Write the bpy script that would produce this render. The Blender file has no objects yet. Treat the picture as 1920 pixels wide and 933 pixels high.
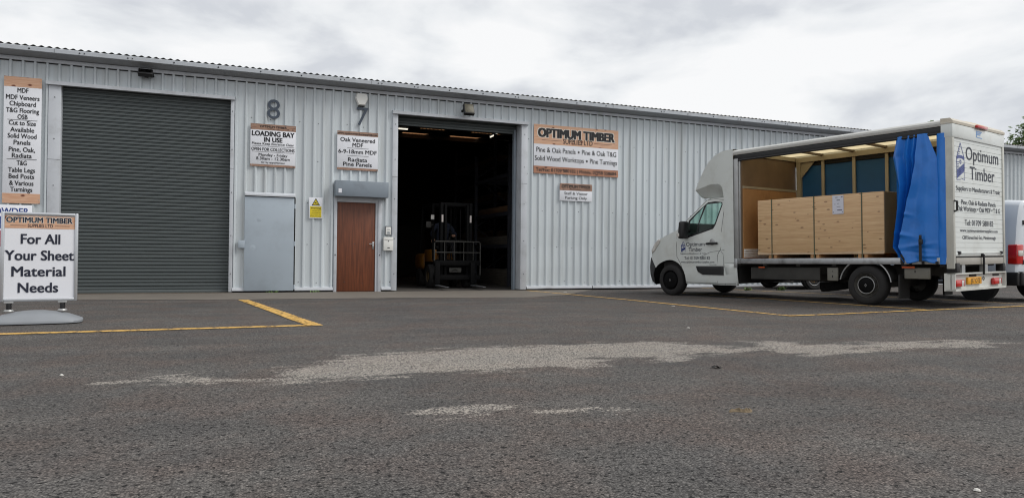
import bpy, bmesh, math, random
from mathutils import Vector, Matrix, noise as mnoise
random.seed(7)
R = math.radians
sc = bpy.context.scene
col = sc.collection

# ------------------------------------------------------------------ camera
FPX, PITCH, ROLL, YAW, D, CH = 1346.9, 0.01242, 0.00941, 0.38362, 16.177, 0.787
F = Vector((math.sin(YAW)*math.cos(PITCH), math.cos(YAW)*math.cos(PITCH), math.sin(PITCH)))
R0 = Vector((math.cos(YAW), -math.sin(YAW), 0)); U0 = R0.cross(F)
RR = R0*math.cos(ROLL)+U0*math.sin(ROLL); UU = -R0*math.sin(ROLL)+U0*math.cos(ROLL)
cd = bpy.data.cameras.new('camera'); cam = bpy.data.objects.new('camera', cd); col.objects.link(cam)
m = Matrix((RR, UU, -F)).transposed().to_4x4(); m.translation = (0, 0, CH)
cam.matrix_world = m
cd.sensor_width = 36; cd.lens = 36*FPX/1920; cd.clip_start = .05; cd.clip_end = 3000
sc.camera = cam

# ------------------------------------------------------------------ sky and sun
SUN_EL, SUN_AZ = R(46), R(122)          # azimuth from +Y towards +X : behind the photographer, to the right
w = bpy.data.worlds.new('World'); sc.world = w; w.use_nodes = True
nt = w.node_tree; nt.nodes.clear(); N = nt.nodes.new; L = nt.links.new
out = N('ShaderNodeOutputWorld'); bg = N('ShaderNodeBackground'); L(bg.outputs[0], out.inputs[0])
bg.inputs[1].default_value = 0.1
sky = N('ShaderNodeTexSky'); sky.sky_type = 'NISHITA'; sky.sun_disc = False
sky.sun_elevation = SUN_EL; sky.sun_rotation = SUN_AZ
SKY_SHIFT = 1.7
tc = N('ShaderNodeTexCoord'); sep = N('ShaderNodeSeparateXYZ'); L(tc.outputs['Generated'], sep.inputs[0])
def math_(op, a, b=None, clamp=False):
    n = N('ShaderNodeMath'); n.operation = op; n.use_clamp = clamp
    for i, v in enumerate((a, b)):
        if v is None: continue
        if isinstance(v, (int, float)): n.inputs[i].default_value = v
        else: L(v, n.inputs[i])
    return n.outputs[0]
cmb = N('ShaderNodeCombineXYZ'); L(sep.outputs[0], cmb.inputs[0]); L(sep.outputs[1], cmb.inputs[1])
L(math_('ADD', math_('MULTIPLY', sep.outputs[2], 2.4), SKY_SHIFT), cmb.inputs[2])
n1 = N('ShaderNodeTexNoise'); L(cmb.outputs[0], n1.inputs[0]); n1.inputs['Scale'].default_value = 4.2
n1.inputs['Detail'].default_value = 8; n1.inputs['Roughness'].default_value = .5; n1.inputs['Distortion'].default_value = .25
rp = N('ShaderNodeValToRGB'); L(n1.outputs[0], rp.inputs[0])
e = rp.color_ramp.elements
e[0].position = .37; e[0].color = (5.4, 5.6, 5.95, 1)
e[1].position = .56; e[1].color = (7.9, 7.92, 7.95, 1)
e2 = rp.color_ramp.elements.new(.47); e2.color = (7.0, 7.15, 7.3, 1)
mx = N('ShaderNodeMix'); mx.data_type = 'RGBA'; mx.inputs[0].default_value = .96
L(sky.outputs[0], mx.inputs[6]); L(rp.outputs[0], mx.inputs[7]); L(mx.outputs[2], bg.inputs[0])
sd = bpy.data.lights.new('sun', 'SUN'); sd.energy = 1.65; sd.angle = R(28); sd.color = (1, .97, .92)
so = bpy.data.objects.new('sun', sd); col.objects.link(so)
sdir = Vector((math.sin(SUN_AZ)*math.cos(SUN_EL), math.cos(SUN_AZ)*math.cos(SUN_EL), math.sin(SUN_EL)))
so.rotation_euler = sdir.to_track_quat('Z', 'Y').to_euler(); so.location = (0, -20, 30)
vs = sc.view_settings; vs.view_transform = 'Standard'; vs.look = 'None'; vs.gamma = 1; vs.exposure = .3; vs.use_curve_mapping = False
sc.cycles.use_denoising = True; sc.cycles.denoiser = 'OPENIMAGEDENOISE'; sc.cycles.denoising_input_passes = 'RGB_ALBEDO_NORMAL'
sc.cycles.pixel_filter_type = 'BLACKMAN_HARRIS'; sc.cycles.filter_width = 1.1
sc.cycles.max_bounces = 8; sc.cycles.transparent_max_bounces = 16

# ------------------------------------------------------------------ helpers
def S(x):                                # sRGB 0-255 -> linear
    x /= 255
    return x/12.92 if x <= .04045 else ((x+.055)/1.055)**2.4
def RGB(r, g, b): return (S(r), S(g), S(b))
MATS = {}
def mat(name, c, rough=.6, metal=0, var=.12, vs=3.0, bump=0, bs=60, stretch=(1, 1, 1), dirt=None, dirt_amt=.4, dscale=1.5, coat=0):
    """plain painted or worn surface: colour drifts with noise, optional dirt of its own colour in patches, optional fine bump"""
    if name in MATS: return MATS[name]
    m_ = bpy.data.materials.new(name); m_.use_nodes = True; t = m_.node_tree; b = t.nodes['Principled BSDF']
    tc = t.nodes.new('ShaderNodeTexCoord'); mp = t.nodes.new('ShaderNodeMapping'); t.links.new(tc.outputs['Object'], mp.inputs[0])
    mp.inputs['Scale'].default_value = stretch
    n = t.nodes.new('ShaderNodeTexNoise'); t.links.new(mp.outputs[0], n.inputs[0]); n.inputs['Scale'].default_value = vs; n.inputs['Detail'].default_value = 5
    r = t.nodes.new('ShaderNodeValToRGB'); t.links.new(n.outputs[0], r.inputs[0])
    r.color_ramp.elements[0].position = .3; r.color_ramp.elements[1].position = .7
    r.color_ramp.elements[0].color = (*[x*(1-var) for x in c], 1); r.color_ramp.elements[1].color = (*[min(1, x*(1+var)) for x in c], 1)
    last = r.outputs[0]
    if dirt:
        n2 = t.nodes.new('ShaderNodeTexNoise'); t.links.new(mp.outputs[0], n2.inputs[0]); n2.inputs['Scale'].default_value = dscale; n2.inputs['Detail'].default_value = 8; n2.inputs['Roughness'].default_value = .65
        r2 = t.nodes.new('ShaderNodeValToRGB'); t.links.new(n2.outputs[0], r2.inputs[0])
        r2.color_ramp.elements[0].position = .5; r2.color_ramp.elements[1].position = .75
        r2.color_ramp.elements[0].color = (0, 0, 0, 1); r2.color_ramp.elements[1].color = (dirt_amt,)*3+(1,)
        mx = t.nodes.new('ShaderNodeMix'); mx.data_type = 'RGBA'
        t.links.new(r2.outputs[0], mx.inputs[0]); t.links.new(last, mx.inputs[6]); mx.inputs[7].default_value = (*dirt, 1); last = mx.outputs[2]
    t.links.new(last, b.inputs['Base Color'])
    b.inputs['Roughness'].default_value = rough; b.inputs['Metallic'].default_value = metal; b.inputs['Coat Weight'].default_value = coat
    if bump:
        n3 = t.nodes.new('ShaderNodeTexNoise'); t.links.new(tc.outputs['Object'], n3.inputs[0]); n3.inputs['Scale'].default_value = bs; n3.inputs['Detail'].default_value = 4
        bp = t.nodes.new('ShaderNodeBump'); bp.inputs['Strength'].default_value = bump; bp.inputs['Distance'].default_value = .01
        t.links.new(n3.outputs[0], bp.inputs['Height']); t.links.new(bp.outputs[0], b.inputs['Normal'])
    MATS[name] = m_
    return m_

class MB:
    def __init__(s): s.bm = bmesh.new(); s.mi = 0
    def _m(s, fs):
        for f in fs: f.material_index = s.mi
        return fs
    def poly(s, pts):
        f = s.bm.faces.new([s.bm.verts.new(Vector(q)) for q in pts]); f.material_index = s.mi; return f
    def box(s, x0, x1, y0, y1, z0, z1, bev=0, seg=2):
        if x0 > x1: x0, x1 = x1, x0
        if y0 > y1: y0, y1 = y1, y0
        if z0 > z1: z0, z1 = z1, z0
        v = [s.bm.verts.new((x, y, z)) for x in (x0, x1) for y in (y0, y1) for z in (z0, z1)]
        fs = [s.bm.faces.new([v[i] for i in q]) for q in ((0, 1, 3, 2), (4, 6, 7, 5), (0, 4, 5, 1), (2, 3, 7, 6), (0, 2, 6, 4), (1, 5, 7, 3))]
        s._m(fs)
        if bev:
            es = list({e for f in fs for e in f.edges})
            r = bmesh.ops.bevel(s.bm, geom=es, offset=bev, segments=seg, affect='EDGES', profile=.5)
            s._m(r['faces'])
        return s
    def prism(s, pts, fn, d0, d1):
        """2D outline pts, fn(u,v,d)->xyz, extruded from d0 to d1"""
        a = [s.bm.verts.new(fn(u, v, d0)) for u, v in pts]; b = [s.bm.verts.new(fn(u, v, d1)) for u, v in pts]
        n = len(pts); fs = [s.bm.faces.new(a), s.bm.faces.new(b[::-1])]
        for i in range(n): fs.append(s.bm.faces.new([a[i], b[i], b[(i+1) % n], a[(i+1) % n]]))
        s._m(fs); return s
    def tube(s, path, r, seg=8, closed=False):
        path = [Vector(q) for q in path]; n = len(path); rings = []
        rr = r if isinstance(r, (list, tuple)) else [r]*n
        up = None
        for i, q in enumerate(path):
            a = path[i-1] if (i or closed) else q; b = path[(i+1) % n] if (i < n-1 or closed) else q
            t = (b-a).normalized()
            if up is None or abs(up.dot(t)) > .98: up = Vector((0, 0, 1)) if abs(t.z) < .9 else Vector((1, 0, 0))
            x = up.cross(t).normalized(); y = t.cross(x); up = y
            rings.append([s.bm.verts.new(q+(x*math.cos(k*2*math.pi/seg)+y*math.sin(k*2*math.pi/seg))*rr[i]) for k in range(seg)])
        fs = []
        for i in range(n if closed else n-1):
            A, B = rings[i], rings[(i+1) % n]
            for k in range(seg): fs.append(s.bm.faces.new([A[k], A[(k+1) % seg], B[(k+1) % seg], B[k]]))
        if not closed: fs += [s.bm.faces.new(rings[0][::-1]), s.bm.faces.new(rings[-1])]
        s._m(fs); return s
    def lathe(s, prof, c, axis, seg=32, cap=True):
        """prof = [(radius, along)], about the axis vector through c"""
        c = Vector(c); ax = Vector(axis).normalized(); x = ax.orthogonal().normalized(); y = ax.cross(x); rings = []
        for r, h in prof:
            rings.append([s.bm.verts.new(c+ax*h+(x*math.cos(k*2*math.pi/seg)+y*math.sin(k*2*math.pi/seg))*max(r, 1e-4)) for k in range(seg)])
        fs = []
        for A, B in zip(rings, rings[1:]):
            for k in range(seg): fs.append(s.bm.faces.new([A[k], A[(k+1) % seg], B[(k+1) % seg], B[k]]))
        if cap: fs += [s.bm.faces.new(rings[0][::-1]), s.bm.faces.new(rings[-1])]
        s._m(fs); return s
    def grid(s, nu, nv, fn, wrap=False):
        v = [[s.bm.verts.new(fn(i/nu, j/nv)) for j in range(nv+1)] for i in range(nu+(0 if wrap else 1))]
        fs = []
        for i in range(nu):
            for j in range(nv):
                a, b = v[i], v[(i+1) % len(v)]
                fs.append(s.bm.faces.new([a[j], b[j], b[j+1], a[j+1]]))
        s._m(fs); return s
    def panel(s, outer, holes, fn, cut=.12):
        """flat outline with holes in (u,v), cut finely, then bent by fn(u,v)->xyz"""
        bm = bmesh.new(); es = []
        for loop in [outer]+list(holes):
            vv = [bm.verts.new((u, v, 0)) for u, v in loop]
            es += [bm.edges.new((vv[i], vv[(i+1) % len(vv)])) for i in range(len(vv))]
        bmesh.ops.triangle_fill(bm, edges=es, use_beauty=True, use_dissolve=False)
        us = [q[0] for q in outer]; vv = [q[1] for q in outer]
        for ax, lo, hi in ((0, min(us), max(us)), (1, min(vv), max(vv))):
            k = int(lo/cut)
            while k*cut < hi:
                if k*cut > lo:
                    co = [0, 0, 0]; co[ax] = k*cut; no = [0, 0, 0]; no[ax] = 1
                    bmesh.ops.bisect_plane(bm, geom=bm.verts[:]+bm.edges[:]+bm.faces[:], dist=1e-5, plane_co=co, plane_no=no)
                k += 1
        mp = {v: s.bm.verts.new(fn(v.co.x, v.co.y)) for v in bm.verts}
        for f in bm.faces:
            try: s._m([s.bm.faces.new([mp[v] for v in f.verts])])
            except ValueError: pass
        bm.free(); return s
    def build(s, name, mats, parent=None, smooth=35, solid=0, recalc=True):
        if recalc: bmesh.ops.recalc_face_normals(s.bm, faces=s.bm.faces[:])
        me = bpy.data.meshes.new(name); s.bm.to_mesh(me); s.bm.free()
        for q in (mats if isinstance(mats, (list, tuple)) else [mats]): me.materials.append(q)
        if smooth:
            me.polygons.foreach_set('use_smooth', [True]*len(me.polygons)); me.set_sharp_from_angle(angle=R(smooth))
        o = bpy.data.objects.new(name, me); col.objects.link(o)
        if parent is not None: o.parent = parent
        if solid:
            md = o.modifiers.new('thickness', 'SOLIDIFY'); md.thickness = solid; md.offset = -1
        return o
def tag(o, label, cat, group=None):
    o['label'] = label; o['category'] = cat
    if group: o['group'] = group
    return o
def struct(o): o['kind'] = 'structure'; return o
def thing(name, label, cat, loc=(0, 0, 0), rz=0, group=None, mw=None):
    o = bpy.data.objects.new(name, None); col.objects.link(o); o.empty_display_size = .2
    if mw is not None: o.matrix_world = mw
    else: o.location = loc; o.rotation_euler = (0, 0, rz)
    return tag(o, label, cat, group)

_tc = {}
def glyphs(txt, bold=0.0, res=3):
    k = (txt, bold)
    if k in _tc: return _tc[k]
    cu = bpy.data.curves.new('t', 'FONT'); cu.body = txt; cu.size = 1; cu.offset = bold; cu.resolution_u = res; cu.fill_mode = 'FRONT'
    o = bpy.data.objects.new('t', cu); col.objects.link(o)
    dg = bpy.context.evaluated_depsgraph_get(); me = o.evaluated_get(dg).to_mesh()
    v = [(q.co.x, q.co.y) for q in me.vertices]; f = [tuple(q.vertices) for q in me.polygons]
    o.evaluated_get(dg).to_mesh_clear(); bpy.data.objects.remove(o); bpy.data.curves.remove(cu)
    _tc[k] = (v, f); return _tc[k]
CAPH = None
def put(mb, txt, x0, x1, yc, cap, fn, bold=.012, d=0.0):
    """one line of lettering: spans x0..x1, capital height cap centred on yc; fn(x,y,d)->xyz"""
    global CAPH
    if CAPH is None: CAPH = max(q[1] for q in glyphs('H')[0])
    v, f = glyphs(txt, min(0, bold))
    a = min(q[0] for q in v); b = max(q[0] for q in v)
    ex = max(0, bold)*1.15*cap/CAPH; x0 += ex; x1 -= ex
    sx = (x1-x0)/(b-a); sy = cap/CAPH
    sh = [(0, 0)] if bold < .004 else [(-ex, 0), (ex, 0)] if bold < .012 else [(-ex, ex*.5), (ex, ex*.5), (-ex, -ex*.5), (ex, -ex*.5)]+([(0, 0), (0, ex*.5), (0, -ex*.5)] if bold > .025 else [])
    for k, (ox, oy) in enumerate(sh):
        vv = [mb.bm.verts.new(fn(x0+(q[0]-a)*sx+ox, yc-cap/2+q[1]*sy+oy, d+k*.0002)) for q in v]
        for q in f:
            try: fc = mb.bm.faces.new([vv[i] for i in q]); fc.material_index = mb.mi
            except ValueError: pass
def rule(mb, x0, x1, y, t, fn, d=0.0):
    mb.poly([fn(x0, y-t/2, d), fn(x1, y-t/2, d), fn(x1, y+t/2, d), fn(x0, y+t/2, d)])
def stroke(mb, pts, t, fn, d=0.0):
    for (x0, y0), (x1, y1) in zip(pts, pts[1:]):
        l = math.hypot(x1-x0, y1-y0) or 1; nx, ny = -(y1-y0)/l*t/2, (x1-x0)/l*t/2
        mb.poly([fn(x0+nx, y0+ny, d), fn(x0-nx, y0-ny, d), fn(x1-nx, y1-ny, d), fn(x1+nx, y1+ny, d)])

# ------------------------------------------------------------------ materials
CLAD = mat('cladding_paint', RGB(199, 206, 210), .45, 0, .055, 9, stretch=(1, 1, .05), dirt=RGB(152, 152, 146), dirt_amt=.45, dscale=4)
def sheet_tone(m_):
    t = m_.node_tree; b = t.nodes['Principled BSDF']; src = b.inputs['Base Color'].links[0].from_socket; n = t.nodes.new; l = t.links.new
    tc = n('ShaderNodeTexCoord'); sp = n('ShaderNodeSeparateXYZ'); l(tc.outputs['Object'], sp.inputs[0])
    a = n('ShaderNodeMath'); a.operation = 'MULTIPLY_ADD'; l(sp.outputs[0], a.inputs[0]); a.inputs[1].default_value = 1.0; a.inputs[2].default_value = .07
    f = n('ShaderNodeMath'); f.operation = 'FLOOR'; l(a.outputs[0], f.inputs[0])
    w_ = n('ShaderNodeTexWhiteNoise'); w_.noise_dimensions = '1D'; l(f.outputs[0], w_.inputs['W'])
    r = n('ShaderNodeMapRange'); l(w_.outputs['Value'], r.inputs[0]); r.inputs[3].default_value = .93; r.inputs[4].default_value = 1.05
    hs = n('ShaderNodeMix'); hs.data_type = 'RGBA'; hs.blend_type = 'MULTIPLY'; hs.inputs[0].default_value = 1; l(src, hs.inputs[6]); l(r.outputs[0], hs.inputs[7]); l(hs.outputs[2], b.inputs['Base Color'])
sheet_tone(CLAD)
TRIM = mat('trim_paint', RGB(190, 194, 200), .42, 0, .05, 2, dirt=RGB(120, 120, 116), dirt_amt=.4, dscale=3)
FASC = mat('fascia_paint', RGB(176, 181, 187), .5, 0, .06, 1.5, dirt=RGB(120, 120, 118), dirt_amt=.4)
SOFF = mat('soffit_paint', RGB(150, 153, 157), .6, 0, .08, 1.5)
ROOFM = mat('cement_roof', RGB(140, 136, 128), .9, 0, .3, 4, bump=.4, bs=30, dirt=RGB(70, 68, 55), dirt_amt=.7, dscale=5)
SHUT = mat('roller_shutter_paint', RGB(86, 93, 94), .5, 0, .06, 2, stretch=(.4, 1, 3), dirt=RGB(78, 80, 78), dirt_amt=.35, dscale=2)
STEELD = mat('steel_door_paint', RGB(160, 171, 181), .42, 0, .04, 1.2, dirt=RGB(128, 134, 140), dirt_amt=.35, dscale=2)
SHBOX = mat('shutter_box_paint', RGB(128, 138, 148), .45, 0, .05, 2, dirt=RGB(95, 100, 105), dirt_amt=.5, dscale=4)
DARKG = mat('dark_gap', (.01, .01, .01), .9)
SCREW = mat('screw_head', RGB(70, 72, 75), .5, .5)
WOODDOOR = mat('mahogany_door', RGB(106, 57, 33), .45, 0, .36, 3, stretch=(9, 1, .6), dirt=RGB(66, 30, 20), dirt_amt=.6, dscale=2.2)
BLACK = mat('black_plastic', RGB(26, 26, 28), .5, 0, .15, 8)
RUBBER = mat('tyre_rubber', RGB(34, 33, 33), .85, 0, .2, 14, bump=.3, bs=90)
CHROME = mat('bright_steel', RGB(190, 190, 190), .25, 1, .05)
ALU = mat('aluminium', RGB(176, 178, 180), .4, .75, .08, 6, dirt=RGB(70, 66, 62), dirt_amt=.75, dscale=4)
ALUG = mat('grey_aluminium', RGB(165, 166, 166), .45, .5, .08, 5)
SILV = mat('silver_frame', RGB(196, 199, 203), .35, .7, .05, 6)
VWHITE = mat('vehicle_white', RGB(208, 212, 209), .28, 0, .03, 2, dirt=RGB(158, 150, 132), dirt_amt=.30, dscale=2.8, coat=.3)
VANW = mat('van_white', RGB(220, 226, 232), .22, 0, .02, 2, coat=.5)
BOARDW = mat('sign_white', RGB(226, 228, 234), .35, 0, .02, 2)
LETTER = mat('sign_black', RGB(20, 20, 24), .5, 0, 0)
LETTERW = mat('sign_outline', RGB(220, 214, 205), .5, 0, 0)
LBLUE = mat('lettering_navy', RGB(28, 34, 52), .5, 0, 0)
LOGOB = mat('logo_blue', RGB(64, 78, 140), .5, 0, 0)
NUMB = mat('number_slate', RGB(64, 74, 88), .5, 0, .05)
YEL = mat('sign_yellow', RGB(222, 200, 40), .45, 0, .03)
PLATEY = mat('plate_yellow', RGB(226, 160, 30), .4, 0, .03)
DUST = mat('underbody_black', RGB(30, 29, 28), .8, 0, .3, 5)
CHASS = mat('chassis_grey', RGB(58, 57, 54), .75, 0, .2, 5)
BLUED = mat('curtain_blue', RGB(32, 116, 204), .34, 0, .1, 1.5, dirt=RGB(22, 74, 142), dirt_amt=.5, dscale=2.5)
REDL = mat('red_lens', RGB(186, 30, 26), .15, 0, .1, 20, coat=.5)
CLEARL = mat('clear_lens', RGB(200, 196, 190), .15, 0, .1, 30, coat=.5)
ORANGEL = mat('amber_lens', RGB(190, 80, 25), .2, 0, .1, 20)
PLY = mat('plywood', RGB(164, 122, 78), .6, 0, .12, 2.5, stretch=(1, 1, .7), dirt=RGB(104, 68, 40), dirt_amt=.6, dscale=2.6)
GRPB = mat('brown_grp', RGB(104, 84, 62), .6, 0, .15, 3)
BEIGE = mat('beige_steel', RGB(158, 148, 126), .5, .1, .08, 4)
RFBOW = mat('roof_bow', RGB(92, 76, 54), .6, 0, .1, 5)
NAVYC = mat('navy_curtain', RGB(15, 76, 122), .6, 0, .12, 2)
FLTY = mat('forklift_yellow', RGB(128, 84, 26), .45, 0, .1, 5)
FLTB = mat('forklift_black', RGB(9, 9, 10), .75, 0, .2, 6); FLTB.node_tree.nodes['Principled BSDF'].inputs['Specular IOR Level'].default_value = .15
FORKS = mat('worn_fork_steel', RGB(120, 122, 126), .4, .6, .2, 8)
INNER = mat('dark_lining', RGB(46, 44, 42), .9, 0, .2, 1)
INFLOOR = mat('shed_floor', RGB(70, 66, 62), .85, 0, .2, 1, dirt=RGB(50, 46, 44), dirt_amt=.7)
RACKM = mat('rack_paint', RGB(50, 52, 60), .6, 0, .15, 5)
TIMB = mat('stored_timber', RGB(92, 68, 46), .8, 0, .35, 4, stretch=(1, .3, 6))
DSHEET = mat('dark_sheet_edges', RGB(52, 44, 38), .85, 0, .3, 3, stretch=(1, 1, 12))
BEAR = mat('pine_bearer', RGB(170, 130, 88), .7, 0, .2, 6)
WPLAS = mat('white_plastic', RGB(226, 226, 222), .4, 0, .03, 3)
BASEG = mat('grey_moulded_plastic', RGB(132, 136, 141), .5, 0, .06, 3, bump=.1, bs=200)

def wood_print(name, c1, c2, knot, sx=1.0):
    m_ = bpy.data.materials.new(name); m_.use_nodes = True; t = m_.node_tree; b = t.nodes['Principled BSDF']; n = t.nodes.new; l = t.links.new
    tc = n('ShaderNodeTexCoord'); mp = n('ShaderNodeMapping'); mp.inputs['Scale'].default_value = (1.2*sx, 1, 14); l(tc.outputs['Object'], mp.inputs[0])
    ns = n('ShaderNodeTexNoise'); ns.inputs['Scale'].default_value = 3; ns.inputs['Detail'].default_value = 6; ns.inputs['Distortion'].default_value = .4; l(mp.outputs[0], ns.inputs[0])
    r = n('ShaderNodeValToRGB'); l(ns.outputs[0], r.inputs[0]); r.color_ramp.elements[0].position = .3; r.color_ramp.elements[1].position = .7
    r.color_ramp.elements[0].color = (*c2, 1); r.color_ramp.elements[1].color = (*c1, 1)
    mp2 = n('ShaderNodeMapping'); mp2.inputs['Rotation'].default_value = (R(-90), 0, 0); mp2.inputs['Scale'].default_value = (2.6*sx, 4.2*sx, 4.2*sx); l(tc.outputs['Object'], mp2.inputs[0])
    vo = n('ShaderNodeTexVoronoi'); vo.voronoi_dimensions = '2D'; vo.inputs['Scale'].default_value = 1.0; l(mp2.outputs[0], vo.inputs[0])
    r2 = n('ShaderNodeValToRGB'); l(vo.outputs['Distance'], r2.inputs[0]); r2.color_ramp.elements[0].position = .05; r2.color_ramp.elements[1].position = .12
    r2.color_ramp.elements[0].color = (1, 1, 1, 1); r2.color_ramp.elements[1].color = (0, 0, 0, 1)
    mx = n('ShaderNodeMix'); mx.data_type = 'RGBA'; l(r2.outputs[0], mx.inputs[0]); l(r.outputs[0], mx.inputs[6]); mx.inputs[7].default_value = (*knot, 1)
    l(mx.outputs[2], b.inputs['Base Color']); b.inputs['Roughness'].default_value = .5
    return m_
WOODP = wood_print('pine_print', RGB(216, 178, 150), RGB(194, 146, 116), RGB(110, 58, 36))
WOODPD = wood_print('dark_pine_print', RGB(172, 138, 118), RGB(128, 98, 82), RGB(60, 36, 28), 2)
WOODPR = wood_print('brown_pine_print', RGB(182, 132, 104), RGB(146, 98, 74), RGB(78, 40, 28))

def crate_mat():
    m_ = bpy.data.materials.new('pine_board_edges'); m_.use_nodes = True; t = m_.node_tree; b = t.nodes['Principled BSDF']; n = t.nodes.new; l = t.links.new
    tc = n('ShaderNodeTexCoord'); sp = n('ShaderNodeSeparateXYZ'); l(tc.outputs['Object'], sp.inputs[0])
    mu = n('ShaderNodeMath'); mu.operation = 'MULTIPLY'; l(sp.outputs[2], mu.inputs[0]); mu.inputs[1].default_value = 1/.027
    fl = n('ShaderNodeMath'); fl.operation = 'FLOOR'; l(mu.outputs[0], fl.inputs[0])
    fr = n('ShaderNodeMath'); fr.operation = 'FRACT'; l(mu.outputs[0], fr.inputs[0])
    # each board: its own tone, broken along its length into staves
    xo = n('ShaderNodeMath'); xo.operation = 'MULTIPLY_ADD'; l(fl.outputs[0], xo.inputs[0]); xo.inputs[1].default_value = .37; l(sp.outputs[0], xo.inputs[2])
    xs = n('ShaderNodeMath'); xs.operation = 'MULTIPLY'; l(xo.outputs[0], xs.inputs[0]); xs.inputs[1].default_value = .55
    xf = n('ShaderNodeMath'); xf.operation = 'FLOOR'; l(xs.outputs[0], xf.inputs[0])
    cb = n('ShaderNodeCombineXYZ'); l(xf.outputs[0], cb.inputs[0]); l(fl.outputs[0], cb.inputs[1])
    wn = n('ShaderNodeTexWhiteNoise'); l(cb.outputs[0], wn.inputs[0])
    mp = n('ShaderNodeMapping'); mp.inputs['Scale'].default_value = (1.5, 1.5, 45); l(tc.outputs['Object'], mp.inputs[0])
    ns = n('ShaderNodeTexNoise'); ns.inputs['Scale'].default_value = 3; ns.inputs['Detail'].default_value = 5; l(mp.outputs[0], ns.inputs[0])
    ad = n('ShaderNodeMath'); ad.operation = 'MULTIPLY_ADD'; l(ns.outputs[0], ad.inputs[0]); ad.inputs[1].default_value = .7
    hv = n('ShaderNodeMath'); hv.operation = 'MULTIPLY'; l(wn.outputs[0], hv.inputs[0]); hv.inputs[1].default_value = .18; l(hv.outputs[0], ad.inputs[2])
    r = n('ShaderNodeValToRGB'); l(ad.outputs[0], r.inputs[0]); r.color_ramp.elements[0].position = .3; r.color_ramp.elements[1].position = .85
    r.color_ramp.elements[0].color = (*RGB(192, 154, 112), 1); r.color_ramp.elements[1].color = (*RGB(228, 198, 154), 1)
    ed = n('ShaderNodeMath'); ed.operation = 'LESS_THAN'; l(fr.outputs[0], ed.inputs[0]); ed.inputs[1].default_value = .1
    mp2 = n('ShaderNodeMapping'); mp2.inputs['Scale'].default_value = (5, 5, 11); l(tc.outputs['Object'], mp2.inputs[0])
    vo = n('ShaderNodeTexVoronoi'); vo.inputs['Scale'].default_value = 1.0; l(mp2.outputs[0], vo.inputs[0])
    kn = n('ShaderNodeMath'); kn.operation = 'LESS_THAN'; l(vo.outputs['Distance'], kn.inputs[0]); kn.inputs[1].default_value = .16
    e2 = n('ShaderNodeMath'); e2.operation = 'MULTIPLY'; l(ed.outputs[0], e2.inputs[0]); e2.inputs[1].default_value = .22
    k2 = n('ShaderNodeMath'); k2.operation = 'MULTIPLY'; l(kn.outputs[0], k2.inputs[0]); k2.inputs[1].default_value = .6
    mxx = n('ShaderNodeMath'); mxx.operation = 'MAXIMUM'; l(e2.outputs[0], mxx.inputs[0]); l(k2.outputs[0], mxx.inputs[1])
    mx = n('ShaderNodeMix'); mx.data_type = 'RGBA'; l(mxx.outputs[0], mx.inputs[0]); l(r.outputs[0], mx.inputs[6]); mx.inputs[7].default_value = (*RGB(96, 62, 38), 1)
    l(mx.outputs[2], b.inputs['Base Color']); b.inputs['Roughness'].default_value = .6; b.inputs['Coat Weight'].default_value = .25; b.inputs['Coat Roughness'].default_value = .25
    return m_
CRATE = crate_mat()

def glass(name, c, amt=.9):
    m_ = bpy.data.materials.new(name); m_.use_nodes = True; t = m_.node_tree; t.nodes.remove(t.nodes['Principled BSDF']); n = t.nodes.new; l = t.links.new
    o = t.nodes['Material Output']; tr = n('ShaderNodeBsdfTransparent'); tr.inputs[0].default_value = (*c, 1)
    gl = n('ShaderNodeBsdfGlossy'); gl.inputs['Roughness'].default_value = .02; gl.inputs[0].default_value = (.9, .9, .9, 1)
    lw = n('ShaderNodeLayerWeight'); lw.inputs[0].default_value = .5; pw = n('ShaderNodeMath'); pw.operation = 'POWER'; l(lw.outputs['Facing'], pw.inputs[0]); pw.inputs[1].default_value = 4
    fr = n('ShaderNodeMath'); fr.operation = 'MULTIPLY_ADD'; l(pw.outputs[0], fr.inputs[0]); fr.inputs[1].default_value = .6; fr.inputs[2].default_value = .05; mx = n('ShaderNodeMixShader')
    l(fr.outputs[0], mx.inputs[0]); l(tr.outputs[0], mx.inputs[1]); l(gl.outputs[0], mx.inputs[2]); l(mx.outputs[0], o.inputs[0]); return m_
GLASS = glass('tinted_glass', (.70, .88, .82))
GLASSD = glass('dark_glass', (.05, .06, .06))
def translucent(name, c, ct):
    m_ = bpy.data.materials.new(name); m_.use_nodes = True; t = m_.node_tree; t.nodes.remove(t.nodes['Principled BSDF']); n = t.nodes.new; l = t.links.new
    o = t.nodes['Material Output']; a = n('ShaderNodeBsdfDiffuse'); a.inputs[0].default_value = (*c, 1); b = n('ShaderNodeBsdfTranslucent'); b.inputs[0].default_value = (*ct, 1)
    tc = n('ShaderNodeTexCoord'); ns = n('ShaderNodeTexNoise'); ns.inputs['Scale'].default_value = 2.5; l(tc.outputs['Object'], ns.inputs[0])
    hs = n('ShaderNodeMix'); hs.data_type = 'RGBA'; l(ns.outputs[0], hs.inputs[0]); hs.inputs[6].default_value = (*[x*.85 for x in ct], 1); hs.inputs[7].default_value = (*ct, 1); l(hs.outputs[2], b.inputs[0])
    ad = n('ShaderNodeAddShader'); l(a.outputs[0], ad.inputs[0]); l(b.outputs[0], ad.inputs[1]); l(ad.outputs[0], o.inputs[0]); return m_
TRROOF = translucent('translucent_roof_sheet', (.18, .16, .11), (.62, .52, .32))
RFLIGHT = translucent('rooflight_sheet', (.05, .035, .02), (.30, .15, .07))
def lamp(name, c, s):
    m_ = bpy.data.materials.new(name); m_.use_nodes = True; b = m_.node_tree.nodes['Principled BSDF']
    b.inputs['Emission Color'].default_value = (*c, 1); b.inputs['Emission Strength'].default_value = s; return m_
TUBEL = lamp('lit_tube', (1, .93, .8), .8)

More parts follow.
